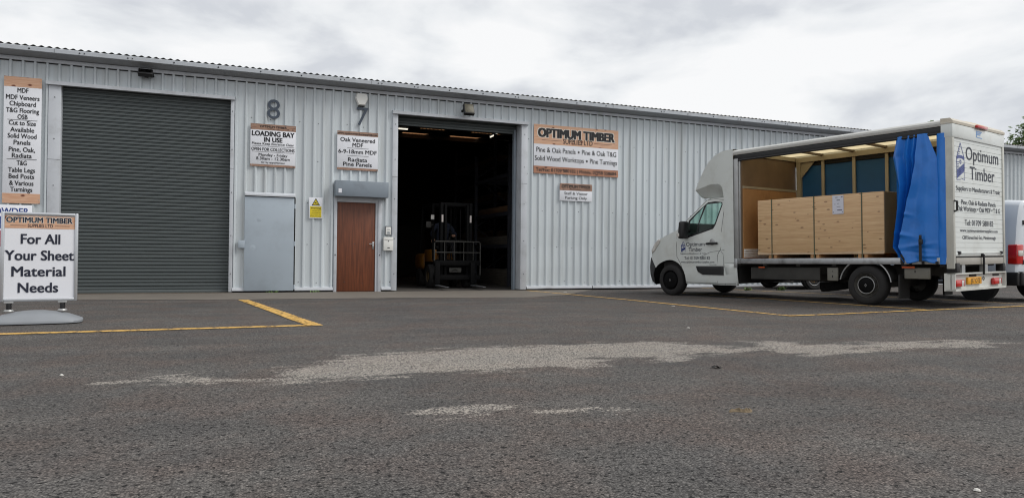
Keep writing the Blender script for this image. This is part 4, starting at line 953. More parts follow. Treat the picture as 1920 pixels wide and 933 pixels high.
q = MB().tube([(AR-.005, .99, 1.69), (AR-.05, .99, 1.68), (AR-.05, .99, 1.54), (AR-.005, .99, 1.53)], .018, 8); q.build('grab_handle', BLACK, TR)
q = MB().box(AR-.006, AR+.10, -.93, .93, .69, .80, .004); q.build('rear_sill', mat('sill_grey', RGB(166, 162, 154), .5, .2, .06, 5), TR)
q = MB().tube([(AR-.035, -.03, .85), (AR-.035, -.035, .70), (AR-.03, -.04, .52)], .017, 8).lathe([(.03, 0), (.03, .025)], (AR-.03, -.03, .84), (1, 0, 0), 10); q.tube([(AR-.02+.0, -.045+.03*math.cos(k*.63), .46+.03*math.sin(k*.63)) for k in range(10)], .007, 5, closed=True); q.build('pull_strap', BLACK, rd)
MB().box(AR-.03, AR+.12, .86, .98, .57, .72, .01).build('hinge_block', BLACK, TR); MB().box(AR-.02, AR+.1, -.98, -.88, .56, .70, .01).build('hinge_block', BLACK, TR)
q = MB()
for b in (.66, -.22): q.box(AR-.0, AR+.08, b-.06, b+.06, .55, .69)
q.build('bumper_bracket', ALUG, TR, smooth=0)
# rear underrun bar with lamps and plate
q = MB().box(AR+.03, AR+.05, -1.0, 1.02, .30, .555).box(AR-.02, AR+.10, -1.0, 1.02, .54, .56).box(AR-.02, AR+.12, -1.0, 1.02, .28, .315).box(AR-.02, AR+.14, 1.0, 1.02, .28, .56).box(AR-.02, AR+.14, -1.0, -.98, .28, .56)
q.build('rear_bumper', mat('bumper_white', RGB(196, 197, 192), .45, 0, .05, 4, dirt=RGB(110, 106, 98), dirt_amt=.5), TR, smooth=0)
for b in (.83, -.64):
    q = MB().box(AR-.03, AR+.03, b-.165, b+.165, .345, .455, .02, 3); o = q.build('tail_light', REDL, TR)
    MB().box(AR-.034, AR-.029, b-.10, b-.02, .352, .448, .006).build('clear_section', CLEARL, o)
q = MB().box(AR-.004, AR+.028, -.02, .50, .375, .487, .004); o = q.build('number_plate', PLATEY, TR)
q = MB(); put(q, 'J17 OTS', -.40, -.05, .432, .075, lambda x, z, d: (AR-.006-d, -x, z), .01); q.build('lettering', LETTER, o, smooth=0, recalc=False)
q = MB().box(AR+.02, AR+.029, .12, .38, .495, .53).box(AR+.02, AR+.029, -.80, -.55, .49, .52); q.build('lamp_bracket', DUST, TR, smooth=0)
# chassis, boxes, arches, flaps, wheels
q = MB()
for b in (.42, -.42): q.box(AR+.1, 4.2, b-.04, b+.04, .50, .66)
for a in (-1.2, -.6, .6, 1.3, 2.0, 2.6): q.box(a-.04, a+.04, -.95, .95, .66, .755)
q.box(-.06, .06, -.8, .8, .28, .42); q.tube([(.3, 0, .36), (2.7, 0, .45)], .045, 8); q.box(.9, 1.9, -.15, .35, .36, .6, .05)
q.build('chassis', CHASS, TR)
MB().lathe([(.18, -.09), (.33, -.09), (.345, -.05), (.345, .05), (.33, .09), (.18, .09)], (1.35, -.55, .27), (.12, .1, 1), 28).build('spare_wheel', RUBBER, TR)
MB().box(.90, 2.35, .86, .90, .40, .63, .006).build('side_guard', CHASS, TR)
q = MB().box(.53, .73, .90, .95, .40, .635, .012); q.mi = 1; q.box(.62, .635, .951, .953, .46, .50); q.box(.62, .635, .951, .953, .56, .575); q.build('tool_panel', [mat('panel_grey', RGB(120, 118, 110), .6, .1, .1, 5), DARKG], TR)
q = MB().box(-1.0, -.60, .88, .93, .46, .64, .012); q.mi = 1; q.box(-.78, -.765, .931, .933, .56, .60); q.build('tool_panel', [mat('panel_grey', RGB(120, 118, 110)), DARKG], TR)
MB().box(-.78, -.58, .95, .965, .635, .665).build('side_marker', ORANGEL, TR)
MB().box(2.0, 2.13, .95, .965, .62, .645).build('side_marker', ORANGEL, TR)
for sgn in (1, -1):
    q = MB(); q.grid(20, 2, lambda i, j: (.02+(.44)*math.cos(R(172-160*i)), sgn*(1.0-.17*j*2), .34+.44*math.sin(R(172-160*i)))); o = q.build('mudguard', DUST, TR, solid=.006)
    q = MB().tube([(.02+.445*math.cos(R(172-160*i/20)), sgn*1.003, .34+.445*math.sin(R(172-160*i/20))) for i in range(21)], .011, 6); q.build('mudguard_trim', ALUG, o)
    MB().box(-.56, -.53, sgn*.66, sgn*.99, .13, .52).build('mud_flap', DUST, TR, smooth=0)
def wheel(a, sgn, rear):
    y = sgn*1.0
    q = MB(); q.lathe([(.195, -.205), (.30, -.215), (.328, -.19), (.34, -.15), (.34, -.06), (.328, -.02), (.30, .0), (.235, .008), (.215, .0), (.205, -.03)], (0, 0, 0), (0, sgn, 0), 48, cap=False)
    # tread grooves
    o = q.build('wheel', RUBBER, TR, smooth=40); o.location = (a, y, .34)
    q = MB(); q.lathe([(.214, -.01), (.205, .004), (.19, -.03), (.165, -.05), (.14, -.05), (.135, -.03), (.02, -.028), (.001, -.028)], (0, 0, 0), (0, sgn, 0), 40, cap=False); q.build('rim', mat('dull_steel_rim', RGB(92, 90, 86), .5, .5, .15, 8) if rear else FLTB, o, smooth=40)
    q = MB(); q.lathe([(.138, -.028), (.138, .0), (.12, .014), (.03, .018), (.001, .018)], (0, 0, 0), (0, sgn, 0), 32, cap=False) if rear else q.lathe([(.185, -.03), (.18, -.005), (.15, .008), (.05, .012), (.001, .012)], (0, 0, 0), (0, sgn, 0), 32, cap=False)
    q.build('hub_cap', FLTB, o, smooth=40)
    if rear:
        q = MB(); q.tube([(.142*math.cos(k*.2618), sgn*.0, .142*math.sin(k*.2618)) for k in range(24)], .007, 6, closed=True)
        q.build('trim_ring', ALUG, o)
        q = MB()
        for k in range(12): q.lathe([(.014, -.05), (.014, -.02)], (.165*math.cos(k*.5236), 0, .165*math.sin(k*.5236)), (0, sgn, 0), 6)
        q.build('wheel_nut', CHASS, o)
    q = MB(); fb = lambda x, z, d: (x, sgn*(.0195 if rear else .0135), z)
    stroke(q, [(0, .024), (-.016, 0), (0, -.024), (.016, 0), (0, .024)], .006, fb); q.build('badge', ALUG, o, smooth=0)
for a, rear in ((0, True), (WB, False)):
    for sgn in (1, -1): wheel(a, sgn, rear)

# ------------------------------------------------------------------ pack of timber on the bed
mwp = MW @ Matrix.Translation((0, 0, .80))
PK = thing('timber_pack', 'tall wrapped pack of pine boards strapped on the truck bed', 'timber', mw=mwp)
q = MB().box(-.29, 2.15, -.30, .945, .085, 1.13, .008, 2)
for v in q.bm.verts: v.co.y += .004*mnoise.noise(Vector((v.co.x*3, v.co.z*9, 0)))
q.build('boards', CRATE, PK)
q = MB().box(-.30, -.292, -.29, .935, .09, 1.125); q.box(-.303, -.299, .05, .09, .1, 1.12); q.build('shaded_end_wrap', mat('shaded_brown_wrap', RGB(116, 100, 78), .45, 0, .15, 2), PK, smooth=0)  # brown end wrap, its colour darkened to carry the side curtain's shadow
q = MB().panel([(-.29, .075), (2.152, .075), (2.152, .13), (1.9, .105), (1.4, .115), (.9, .10), (.3, .12), (-.1, .10), (-.29, .14)], [], lambda a, z: (a, .949, z)); q.build('wrap_edge', mat('clear_wrap', RGB(190, 164, 132), .2, 0, .1, 9, coat=.5), PK)
for a in (1.84, .97, .085):
    q = MB().box(a-.009, a+.009, -.306, .952, 1.132, 1.137).box(a-.009, a+.009, .947, .953, .0, 1.137).box(a-.014, a+.014, -.308, -.303, .0, 1.137); q.build('strap', mat('green_strap', RGB(84, 88, 66), .5, 0, .1), PK, smooth=0)
for a in (1.84, .97, .085):
    for k in (-.055, .055):
        q = MB().box(a+k-.03, a+k+.03, -.28, .935, .0, .084, .003); q.build('bearer', BEAR, PK)
q = MB().box(.405, .61, .954, .956, .785, 1.115); o = q.build('delivery_note', mat('paper', RGB(205, 206, 216), .5, 0, .02), PK, smooth=0)
q = MB(); fnp = lambda x, z, d: (-x, .9575, z)
for x0, x1, z, tk in ((-.555, -.51, 1.08, .012), (-.53, -.47, 1.03, .016), (-.52, -.49, .97, .01), (-.58, -.55, .96, .008), (-.53, -.46, .915, .008), (-.52, -.43, .855, .018), (-.6, -.585, .82, .016), (-.435, -.42, .82, .016), (-.45, -.42, 1.085, .016)): rule(q, x0, x1, z, tk, fnp)
q.build('printed_lines', mat('print_grey', RGB(110, 108, 122), .6, 0, 0), o, smooth=0)

# ------------------------------------------------------------------ vehicles behind
def loft_body(st, mats, name, parent):
    """st: (y, half width, z bottom, z belt, half width at roof, z roof)"""
    q = MB(); rows = []
    for y, hw, zb, zl, hr, zr in st:
        half = [(hw*.86, zb), (hw*.97, zb+.06), (hw, zb+.25), (hw*1.0, zl*.75+zb*.25), (hw*.985, zl), ((hw+hr)/2*1.0, (zl+zr)/2+.03), (hr, zr-.10), (hr-.05, zr-.035), (hr-.16, zr), (0, zr+.012)]
        pts = half+[(-x, z) for x, z in half[-2::-1]]
        rows.append([q.bm.verts.new((x, y, z)) for x, z in pts])
    for A, B in zip(rows, rows[1:]):
        for i in range(len(A)-1): q.bm.faces.new([A[i], A[i+1], B[i+1], B[i]])
        q.bm.faces.new([A[-1], A[0], B[0], B[-1]])
    q.bm.faces.new(rows[0][::-1]); q.bm.faces.new(rows[-1])
    return q.build(name, mats, parent, smooth=40)
def vwheel(parent, x, y, z, r, w_, sgn, rim_m, spokes=0, dish=None):
    q = MB(); q.lathe([(r*.62, -w_), (r*.93, -w_), (r, -w_*.8), (r, -w_*.2), (r*.95, 0), (r*.68, .004), (r*.62, -.01)], (0, 0, 0), (sgn, 0, 0), 40, cap=False); o = q.build('wheel', RUBBER, parent, smooth=40); o.location = (x, y, z)
    if dish:
        q = MB(); q.lathe([(r*.68, .002), (r*.64, -.002), (r*.60, -.05), (r*.52, -.055)], (0, 0, 0), (sgn, 0, 0), 40, cap=False); q.build('rim_lip', dish, o, smooth=40)
    q = MB(); q.lathe([(r*.62, -.06), (r*.5, -.075), (r*.2, -.05), (.001, -.045)], (0, 0, 0), (sgn, 0, 0), 32, cap=False)
    if spokes: q.mi = 1
    for k in range(spokes):
        c, s_ = math.cos(k*2*math.pi/spokes), math.sin(k*2*math.pi/spokes)
        q.tube([(sgn*-.03, r*.1*c, r*.1*s_), (sgn*-.035, r*.56*c, r*.56*s_)], .009, 6)
    q.build('rim', [DARKG if spokes else rim_m, rim_m], o, smooth=40)
VX = 13.0
VAN = thing('white_van', 'plain white panel van parked beyond the truck tail', 'van', (VX+.88, 8.42, gz(13, 9)))
st = [(0, .80, .36, 1.05, .70, 1.76), (.04, .865, .30, 1.05, .76, 1.82), (.3, .88, .30, 1.05, .775, 1.845), (1.5, .88, .28, 1.05, .78, 1.86), (2.6, .88, .28, 1.05, .78, 1.84), (2.85, .88, .28, 1.05, .76, 1.78), (3.45, .87, .28, 1.06, .70, 1.16), (4.0, .84, .30, .92, .62, .97), (4.25, .72, .34, .72, .5, .78)]
loft_body(st, VANW, 'body', VAN)
q = MB().box(-.83, .83, -.07, .05, .30, .55, .03, 3).box(-.892, -.80, -.03, .34, .30, .54, .02, 3).box(.80, .892, -.03, .34, .30, .54, .02, 3); q.build('rear_bumper', BLACK, VAN)
for sgn in (-1, 1):
    o = MB().box(sgn*.70, sgn*.884, -.012, .16, .68, 1.03, .02, 3).build('tail_light', REDL, VAN)
    MB().box(sgn*.72, sgn*.855, -.017, -.011, .83, .93, .008).build('reversing_lens', CLEARL, o)
    MB().box(sgn*.876, sgn*.884, .52, .98, .30, .34, .003).build('sill_trim', BLACK, VAN)
    MB().box(sgn*.855, sgn*.895, 1.25, 1.36, 1.0, 1.06, .01).build('door_handle', BLACK, VAN)
    q = MB().poly([(sgn*.884, 2.05, 1.10), (sgn*.884, 2.75, 1.10), (sgn*.80, 2.55, 1.70), (sgn*.80, 2.05, 1.72)])
for z in (.72, 1.42):
    for x in (-.71, .71): MB().box(x-.02, x+.02, -.02, .01, z-.04, z+.04, .006).build('hinge', BLACK, VAN)
q = MB().box(-.675, -.668, -.006, .03, .56, 1.72).box(.0, .006, -.006, .03, .56, 1.75).box(.668, .675, -.006, .03, .56, 1.72).box(-.6, .6, -.006, .02, 1.66, 1.675); q.build('door_gap', DARKG, VAN, smooth=0)
q = MB().box(-.62, -.12, -.012, .0, .72, .84, .004); o = q.build('number_plate', BOARDW, VAN)
q = MB(); put(q, 'TRANSIT', -.64, -.25, 1.02, .055, lambda x, z, d: (x, -.012-d, z), .02); q.build('lettering', LETTER, VAN, smooth=0, recalc=False)
for sgn in (-1, 1):
    vwheel(VAN, sgn*.865, .72, .31, .31, .2, sgn, ALUG, 0); vwheel(VAN, sgn*.865, 3.35, .31, .31, .2, sgn, ALUG, 0)
    MB().lathe([(.36, 0), (.36, .004)], (sgn*.874, .72, .32), (sgn, 0, 0), 28).build('wheel_arch', DARKG, VAN)
    MB().lathe([(.36, 0), (.36, .004)], (sgn*.874, 3.35, .32), (sgn, 0, 0), 28).build('wheel_arch', DARKG, VAN)

CREDM = mat('dark_red_paint', RGB(70, 26, 24), .25, 0, .05, coat=.6)
CAR = thing('dark_red_car', 'low dark red car with gold spoked wheels and white side skirt, glimpsed beneath the truck', 'car', (14.85, 14.55, gz(14, 14)), R(-90))
st = [(-1.75, .62, .40, .70, .52, .78), (-1.68, .72, .26, .80, .60, .92), (-1.2, .78, .22, .86, .60, 1.25), (-.5, .80, .20, .86, .60, 1.36), (.2, .80, .20, .86, .60, 1.34), (.85, .80, .20, .86, .62, .95), (1.5, .76, .22, .74, .60, .80), (1.78, .60, .30, .60, .45, .66)]
loft_body(st, CREDM, 'body', CAR)
for sgn in (-1, 1):
    MB().box(sgn*.74, sgn*.85, -.85, .85, .11, .21, .015).build('side_skirt', VANW, CAR)
    q = MB(); q.poly([(sgn*.785, -1.0, .92), (sgn*.785, .6, .92), (sgn*.64, .15, 1.25), (sgn*.64, -.7, 1.27)]); q.build('side_window', GLASSD, CAR, smooth=0)
    for y in (-1.2, 1.18):
        vwheel(CAR, sgn*.82, y, .30, .30, .19, sgn, mat('gold_spoke', RGB(176, 134, 70), .35, .7, .05), 14, CHROME)
        MB().lathe([(.34, 0), (.34, .004)], (sgn*.79, y, .31), (sgn, 0, 0), 28).build('wheel_arch', DARKG, CAR)

# ------------------------------------------------------------------ forklift with its driver in the open bay
FX, FY = 5.42, D+1.45
FL = thing('forklift', 'black and yellow forklift standing in the open bay with forks towards the yard', 'forklift', (FX, FY, .008))
for x in (-.5, .42):
    q = MB().box(x-.06, x+.06, -1.42, -.52, .06, .10, .012); q.mi = 1; q.box(x-.062, x+.062, -.57, -.50, .12, .66, .006)
    for v in q.bm.verts:
        if v.co.y < -1.38: v.co.z = .07+(v.co.z-.07)*.35; v.co.x = x+(v.co.x-x)*.7
    q.build('fork', [FORKS, FLTB], FL)
q = MB().box(-.58, .64, -.49, -.44, .22, .34, .006).box(-.58, .64, -.49, -.44, .58, .70, .006).box(-.48, -.40, -.44, -.40, .22, .70).box(.42, .50, -.44, -.40, .22, .70); q.build('carriage', FLTB, FL)
q = MB(); RB = .016
q.tube([(-.56, -.47, .70), (-.56, -.47, 1.13), (-.53, -.47, 1.17), (.60, -.47, 1.17), (.64, -.47, 1.13), (.64, -.47, .34)], RB, 8); q.tube([(-.56, -.47, .90), (.64, -.47, .90)], RB*.8, 8)
for x in (-.30, -.05, .2, .45): q.tube([(x, -.47, .70), (x, -.47, 1.17)], RB*.6, 6)
q.build('load_backrest', CHASS, FL)
q = MB()
for x in (-.34, .42): q.box(x-.04, x+.04, -.36, -.22, .15, 2.15, .006); q.box(x+(.06 if x < 0 else -.12), x+(.12 if x < 0 else -.06), -.40, -.28, .2, 2.1, .006)
q.box(-.36, .44, -.34, -.26, 2.06, 2.15, .006); q.box(-.3, .38, -.32, -.26, 1.15, 1.22); q.tube([(.03, -.3, .3), (.03, -.3, 1.3)], .035, 8); q.tube([(.15, -.33, .5), (.15, -.33, 2.0)], .012, 6); q.tube([(-.1, -.33, .5), (-.1, -.33, 2.0)], .012, 6)
q.build('mast', FLTB, FL)
for x in (-.33, .41): MB().box(x-.022, x+.022, -.366, -.361, 1.66, 1.84).build('reflector', mat('pale_reflector', RGB(205, 195, 190), .4), FL, smooth=0)
q = MB().box(-.46, .46, -.15, 1.35, .28, .72, .06, 3); q.build('chassis', FLTB, FL)
q = MB().box(-.54, .54, .80, 1.62, .45, .88, .12, 4); q.build('counterweight', FLTY, FL)
q = MB().box(-.50, -.36, .0, .7, .66, .98, .03); q.build('side_cowl', FLTY, FL); MB().box(.36, .50, .0, .7, .66, .98, .03).build('side_cowl', FLTB, FL)
q = MB()
for x in (-.46, .46): q.tube([(x, -.02, .7), (x, .02, 1.5), (x*.95, .12, 2.12), (x*.95, 1.1, 2.14), (x, 1.25, .95)], .035, 8)
for y in (.12, .35, .6, .85, 1.08): q.tube([(-.44, y, 2.13), (.44, y, 2.13)], .025, 6)
q.build('overhead_guard', FLTB, FL)
for x in (-.5, .5):
    o = MB().box(x-.05, x+.05, -.06, .03, 1.72, 1.86, .015).build('work_light', BLACK, FL); MB().box(x-.042, x+.042, -.065, -.061, 1.735, 1.845).build('lens', CLEARL, o, smooth=0)
q = MB().box(-.66, -.52, -.03, .0, 1.52, 1.68, .02).tube([(-.47, 0, 1.6), (-.56, 0, 1.6)], .012, 6); q.build('mirror', CHASS, FL)
q = MB().box(-.25, .25, .45, .95, .98, 1.08, .04).box(-.24, .24, .88, 1.0, 1.08, 1.6, .05); q.build('seat', BLACK, FL)
q = MB().tube([(-.0+.17*math.cos(k*.5236), .16+.09*math.sin(k*.5236), 1.30+.13*math.sin(k*.5236)) for k in range(12)], .014, 6, closed=True).tube([(0, .16, 1.30), (0, -.05, 1.0)], .025, 6); q.build('steering_wheel', BLACK, FL)
for sgn in (-1, 1):
    q = MB().lathe([(.10, -.24), (.27, -.24), (.30, -.20), (.30, -.04), (.27, 0), (.16, 0), (.15, -.03), (.10, -.03)], (sgn*.60, .02, .30), (sgn, 0, 0), 32, cap=False); o = q.build('wheel', RUBBER, FL)
    MB().lathe([(.155, -.02), (.13, -.05), (.05, -.03), (.001, -.03)], (sgn*.60, .02, .30), (sgn, 0, 0), 24, cap=False).build('rim', mat('forklift_rim', RGB(130, 108, 70), .6), o)
    q = MB().lathe([(.08, -.18), (.21, -.18), (.235, -.15), (.235, -.03), (.21, 0), (.1, 0)], (sgn*.54, 1.2, .235), (sgn, 0, 0), 28); q.build('wheel', RUBBER, FL)
q = MB().box(-.16, .16, -.43, -.40, .40, .52, .02).tube([(-.1, -.45, .46), (-.02, -.46, .50), (.06, -.45, .46)], .012, 6); q.build('cylinder_cover', CHASS, FL)

# driver: one skinned body, hands with fingers
def skinned(name, verts, edges, radii, mats, parent=None, sub=2, paint=None, loc=(0, 0, 0)):
    me = bpy.data.meshes.new(name); me.from_pydata(verts, edges, []); me.update()
    o = bpy.data.objects.new(name, me); col.objects.link(o); o.location = loc
    o.modifiers.new('skin', 'SKIN'); sv = me.skin_vertices[0].data
    for i, r in enumerate(radii): sv[i].radius = r if isinstance(r, tuple) else (r, r)
    sv[0].use_root = True
    md = o.modifiers.new('sub', 'SUBSURF'); md.levels = sub; md.render_levels = sub
    dg = bpy.context.evaluated_depsgraph_get(); nm = bpy.data.meshes.new_from_object(o.evaluated_get(dg))
    o.modifiers.clear(); o.data = nm; bpy.data.meshes.remove(me)
    nm.materials.clear()
    for q in mats: nm.materials.append(q)
    for f in nm.polygons:
        f.use_smooth = True
        if paint: f.material_index = paint(f.center)
    if parent: o.parent = parent
    return o
SKIN = mat('skin', RGB(196, 150, 126), .55, 0, .05, 9); NAVYJ = mat('navy_workwear', RGB(40, 46, 62), .85, 0, .15, 8); TROU = mat('dark_trousers', RGB(44, 44, 50), .85, 0, .15, 8); HAIR = mat('dark_hair', RGB(50, 40, 34), .7, 0, .2, 30)
PV = []; PE = []; PRD = []
def pj(p, r, par=None):
    PV.append(p); PRD.append(r); i = len(PV)-1
    if par is not None: PE.append((par, i))
    return i
pel = pj((0, .78, 1.17), (.15, .13)); sp = pj((0, .76, 1.35), (.15, .115), pel); ch = pj((0, .70, 1.55), (.17, .12), sp); nk = pj((-.01, .66, 1.71), .055, ch); jaw = pj((-.02, .62, 1.78), (.062, .07), nk); hd = pj((-.02, .63, 1.86), (.076, .092), jaw); cr_ = pj((-.02, .645, 1.935), (.062, .075), hd)
pj((-.02, .55, 1.845), .014, hd)                       # nose
for sx in (-.095, .055): pj((sx, .64, 1.845), .014, hd)  # ears
for sgn in (-1, 1):
    hp = pj((sgn*.10, .70, 1.13), .095, pel); kn = pj((sgn*.15, .28, 1.12), .07, hp); ak = pj((sgn*.15, .20, .78), .045, kn); pj((sgn*.15, .06, .745), .04, ak)
    sh = pj((sgn*.19, .69, 1.61), .066, ch)
    if sgn < 0: el = pj((-.36, .52, 1.38), .047, sh); wr = pj((-.40, .20, 1.24), .03, el); d_ = Vector((-.05, -.09, -.035))
    else: el = pj((.30, .50, 1.34), .047, sh); wr = pj((.17, .28, 1.36), .03, el); d_ = Vector((-.04, -.09, -.01))
    W0 = Vector(PV[wr]); pm = pj(tuple(W0+d_*.75), (.036, .02), wr)
    for k, ln in enumerate((.06, .075, .07, .05)):
        bq = W0+d_*.9+Vector((.022*(k-1.5), 0, .0)); f1 = pj(tuple(bq+Vector((0, -.02, -.004))), .009, pm); f2 = pj(tuple(bq+Vector((0, -.02-ln*.45, -.02))), .008, f1); pj(tuple(bq+Vector((0, -.015-ln*.5, -.02-ln*.5))), .007, f2)
    t1 = pj(tuple(W0+d_*.5+Vector((.04*-sgn, -.01, .0))), .010, wr); pj(tuple(W0+d_*.8+Vector((.05*-sgn, -.02, -.02))), .009, t1)
def ppaint(c):
    if c.z > 1.70 and c.y < .80: return 0
    if c.y < .24 and c.z > 1.15 and c.x < 0: return 0
    if c.y < .31 and c.z > 1.27 and c.x > 0: return 0
    if c.z < 1.24 and c.y < .74 and abs(c.x) < .27: return 2
    return 1
per = skinned('person', PV, PE, PRD, [SKIN, NAVYJ, TROU], None, 2, ppaint, (FX, FY, .008))
tag(per, 'driver in dark navy workwear sitting at the controls of the forklift', 'person')
q = MB(); q.grid(18, 8, lambda i, j: (-.02+.086*math.cos(i*2*math.pi)*math.cos(j*1.4), .655+.10*math.sin(i*2*math.pi)*math.cos(j*1.4), 1.885+.10*math.sin(j*1.4)-(.05*max(0, math.sin(i*2*math.pi))*(1-j))), wrap=True); q.build('hair', HAIR, per)
q = MB()
for sx in (-.05, .01): q.lathe([(.009, 0), (.006, -.004)], (sx, .546, 1.868), (0, 1, 0), 8)
q.build('eyes', BLACK, per)

# ------------------------------------------------------------------ things inside the shed
def rack(label, x0, x1, y0, y1, hts, zt):
    t = thing('pallet_rack', label, 'rack', ((x0+x1)/2, (y0+y1)/2, .008)); hx_, hy = (x1-x0)/2, (y1-y0)/2
    for sx in (-1, 1):
        for sy in (-1, 1): MB().box(sx*hx_-.045, sx*hx_+.045, sy*hy-.04, sy*hy+.04, 0, zt).build('upright', RACKM, t, smooth=0)
    for sy in (-1, 1):
        q = MB(); z = .2; k = 1
        while z < zt-.6: q.tube([(-k*hx_, sy*hy, z), (k*hx_, sy*hy, z+.75)], .02, 6); z += .75; k = -k
        q.build('brace', RACKM, t)
    for z in hts:
        q = MB().box(-hx_-.03, -hx_+.03, -hy, hy, z-.1, z).box(hx_-.03, hx_+.03, -hy, hy, z-.1, z)
        for k in range(4): q.box(-hx_, hx_, -hy+hy*2*(k+.5)/4-.04, -hy+hy*2*(k+.5)/4+.04, z-.09, z-.01)
        q.build('beam', RACKM, t, smooth=0)
    return t
rack('dark steel pallet rack just inside the jamb of the open bay', 7.25, 8.35, D+2.0, D+4.8, (1.15, 2.05, 3.1), 3.9)
rack('taller dark rack of long boards deeper inside the open bay', 8.4, 9.8, D+6.2, D+10.5, (1.4, 2.7, 4.0), 4.9)
def stack(label, cat, x0, x1, y0, y1, z0, n, h, m_, grp=None):
    t = tag(MB().box(-(x1-x0)/2, (x1-x0)/2, -(y1-y0)/2, (y1-y0)/2, 0, h*n, .004).build('board_stack', m_), label, cat, grp); t.location = ((x0+x1)/2, (y0+y1)/2, z0+.008); return t
WSH = mat('pale_sheet_edges', RGB(84, 78, 70), .8, 0, .35, 3, stretch=(1, 1, 14))
stack('orange brown timber on the top shelf of the rack by the jamb', 'timber', 7.3, 8.3, D+2.1, D+4.7, 2.05, 5, .036, TIMB)
stack('pale boards on the middle shelf of the rack by the jamb', 'timber', 7.3, 8.3, D+2.05, D+4.7, 1.15, 6, .04, WSH)
stack('pale sheets on the floor at the foot of the rack by the jamb', 'timber', 7.32, 8.28, D+2.1, D+4.6, .0, 9, .05, WSH)
stack('long pale boards high on the deeper rack', 'timber', 8.5, 9.7, D+6.0, D+10.6, 2.7, 5, .05, TIMB)
stack('long brown boards on the lower shelf of the deeper rack', 'timber', 8.5, 9.7, D+6.1, D+10.6, 1.4, 6, .05, TIMB)
stack('boards stored on the top level of the deeper rack', 'timber', 8.5, 9.7, D+6.1, D+10.6, 4.0, 4, .05, TIMB)
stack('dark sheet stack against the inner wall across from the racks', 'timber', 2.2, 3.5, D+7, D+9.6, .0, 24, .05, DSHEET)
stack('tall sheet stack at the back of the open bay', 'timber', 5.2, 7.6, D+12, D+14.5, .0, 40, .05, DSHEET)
def tubelight(label, x, y, z, dx, dy):
    t = thing('strip_light', label, 'strip light', (x, y, z))
    MB().box(-dx/2-.03, dx/2+.03, -dy/2-.03, dy/2+.03, .02, .07).build('batten', WPLAS, t, smooth=0)
    MB().tube([(-dx/2, -dy/2, 0), (dx/2, dy/2, 0)], .022, 8).build('tube', TUBEL, t)
    q = MB(); q.tube([(-dx*.4, -dy*.4, .07), (-dx*.4, -dy*.4, roofz(y-D)-z-.05)], .006, 5).tube([(dx*.4, dy*.4, .07), (dx*.4, dy*.4, roofz(y-D)-z-.05)], .006, 5); q.build('hanger', ALUG, t)
tubelight('lit strip light seen lengthwise just inside the open bay', 4.72, D+6.0, 4.80, 1.3, 0)
tubelight('lit strip light seen end-on, further back above the racks', 9.0, D+8.0, 5.17, .02, .7)

# ------------------------------------------------------------------ trees behind the roof, weeds, debris
def leafmat(name, c1, c2):
    m_ = bpy.data.materials.new(name); m_.use_nodes = True; t = m_.node_tree; b = t.nodes['Principled BSDF']; n = t.nodes.new; l = t.links.new
    gi = n('ShaderNodeNewGeometry'); r = n('ShaderNodeValToRGB'); l(gi.outputs['Random Per Island'], r.inputs[0]); r.color_ramp.elements[0].color = (*c1, 1); r.color_ramp.elements[1].color = (*c2, 1)
    l(r.outputs[0], b.inputs['Base Color']); b.inputs['Roughness'].default_value = .6; return m_
LEAF = leafmat('leaf', (.035, .075, .014), (.12, .19, .04)); BARK = mat('bark', RGB(70, 58, 46), .9, 0, .3, 5, bump=.5)
def tree(label, loc, h, r, nclump, seed, spire=0):
    rnd = random.Random(seed); t = thing('tree', label, 'tree', loc)
    q = MB(); q.tube([(0, 0, 0), (.1, .05, h*.3), (-.05, .1, h*.6), (.05, 0, h*.93)], [h*.022, h*.017, h*.011, .03], 8)
    cl_ = []
    for k in range(nclump):
        z = h*rnd.uniform(.28, .98); f = (1-abs((z/h-.5)/.55)**2.2) if not spire else (1.02-z/h)
        a = rnd.uniform(0, 6.283); rr = r*max(.12, f)*rnd.uniform(.25, 1)**.5
        c = Vector((rr*math.cos(a), rr*math.sin(a), z)); cl_.append((c, rnd.uniform(.35, .8)*r*.33))
        if k % 3 == 0: q.tube([(0, 0, z-rr*.5-.3), tuple(c*.6+Vector((0, 0, (z-rr*.3)*.4))), tuple(c)], [.06, .04, .015], 5)
    q.build('trunk', BARK, t)
    q = MB()
    for c, cr in cl_:
        for _ in range(70):
            d_ = Vector((rnd.gauss(0, 1), rnd.gauss(0, 1), rnd.gauss(0, .8))).normalized()*cr*rnd.uniform(.3, 1.05)
            p_ = c+d_; s_ = rnd.uniform(.10, .24); x = Vector((rnd.gauss(0, 1), rnd.gauss(0, 1), rnd.gauss(0, 1))).normalized(); y = x.orthogonal().normalized()
            q.bm.faces.new([q.bm.verts.new(p_+x*s_), q.bm.verts.new(p_+y*s_*.55), q.bm.verts.new(p_-x*s_), q.bm.verts.new(p_-y*s_*.55)])
    q.build('crown', LEAF, t, smooth=0, recalc=False)
tree('green leafy tree rising above the warehouse roof beyond the van', (66.3, 40.5, 0), 13.6, 4.0, 190, 3)
tree('pointed tree top just showing over the truck tail', (58, 45, 0), 13.3, 1.3, 60, 5, 1)

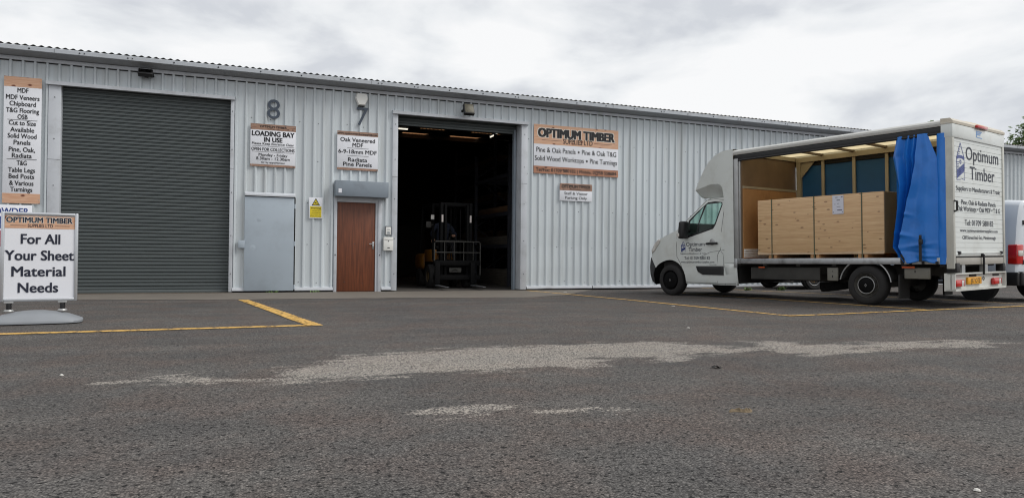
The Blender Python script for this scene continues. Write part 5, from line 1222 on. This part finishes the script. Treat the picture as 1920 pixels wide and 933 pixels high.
def weed(label, x, y, n, h, seed):
    rnd = random.Random(seed); q = MB()
    for k in range(n):
        a = rnd.uniform(0, 6.28); l_ = h*rnd.uniform(.5, 1); bx_, by_ = rnd.uniform(-.12, .12), rnd.uniform(-.05, .05); wv = rnd.uniform(.006, .014)
        p0 = Vector((bx_, by_, 0)); p1 = p0+Vector((math.cos(a)*l_*.4, math.sin(a)*l_*.4, l_*.7)); p2 = p0+Vector((math.cos(a)*l_*.9, math.sin(a)*l_*.9, l_)); s_ = Vector((-math.sin(a), math.cos(a), 0))*wv
        q.poly([p0-s_, p0+s_, p1+s_*1.2, p1-s_*1.2]); q.poly([p1-s_*1.2, p1+s_*1.2, p2])
    o = q.build('weed', LEAF, None, smooth=0, recalc=False); o.location = (x, y, gz(x, y)+.004); tag(o, label, 'weed', 'weeds in the yard joints')
weed('low green weeds on the tarmac beyond the truck bed, under its middle', 12.75, 13.9, 40, .10, 1)
weed('small weed on the tarmac beyond the truck, nearer its cab', 12.1, 14.3, 22, .08, 2)
weed('tiny weed in the joint below the grey steel door', .98, D-.14, 18, .05, 3)
weed('tiny weed tuft at the wall foot under the warning sign', 1.9, D-.13, 14, .05, 4)
q = MB()
rnd = random.Random(5)
q.grid(28, 12, lambda i, j: (.075*(2*i-1), .028*(2*j-1)*(1-.8*(2*i-1)**2)+.016*math.sin(i*7), max(.001, .022*(1-(2*j-1)**2)*(1-(2*i-1)**4)*(.35+1.1*abs(mnoise.noise(Vector((i*9, j*4, 2))))))))
o = q.build('debris', mat('dried_mud', RGB(112, 98, 78), .9, 0, .3, 30, bump=.5), None, smooth=0); o.location = (2.52, 3.03, 0); tag(o, 'crumbly brown lump of dried mud lying on the tarmac', 'debris')
q = MB().grid(6, 4, lambda i, j: (.035*(i-.5)*2, .02*(j-.5)*2, .006+.012*math.sin(i*5)*math.cos(j*4)**2)); o = q.build('debris', mat('dark_leaf', RGB(30, 28, 26), .8), None, smooth=0, solid=.002); o.location = (3.35, 4.3, 0.004); tag(o, 'small black scrap lying on the tarmac below the worn patch', 'debris')
LIT = mat('litter_white', RGB(206, 204, 198), .7)
for lab, x, y, s_ in (('white scrap near the wall under the parking sign', 7.35, 14.9, .05), ('white scrap on the tarmac beside the first bay line near the truck', 7.05, 10.2, .03), ('tiny white chip on the bare tarmac in front of the worn patch', 2.42, 1.7, .012), ('pale chip above the worn patch towards the truck', 4.98, 6.9, .02), ('pale chip on the tarmac just off the thin end of the worn patch', -.95, 5.4, .012)):
    q = MB().lathe([(s_, 0), (s_*.8, .006), (s_*.2, .009)], (0, 0, 0), (.1, .1, 1), 7); o = q.build('litter', LIT, None, smooth=0); o.location = (x, y, gz(x, y)+.002); tag(o, lab, 'litter', 'white scraps on the yard')

for o in col.objects:
    if o.parent is None and o.get('label') and not o.get('kind'): o['kind'] = 'thing'
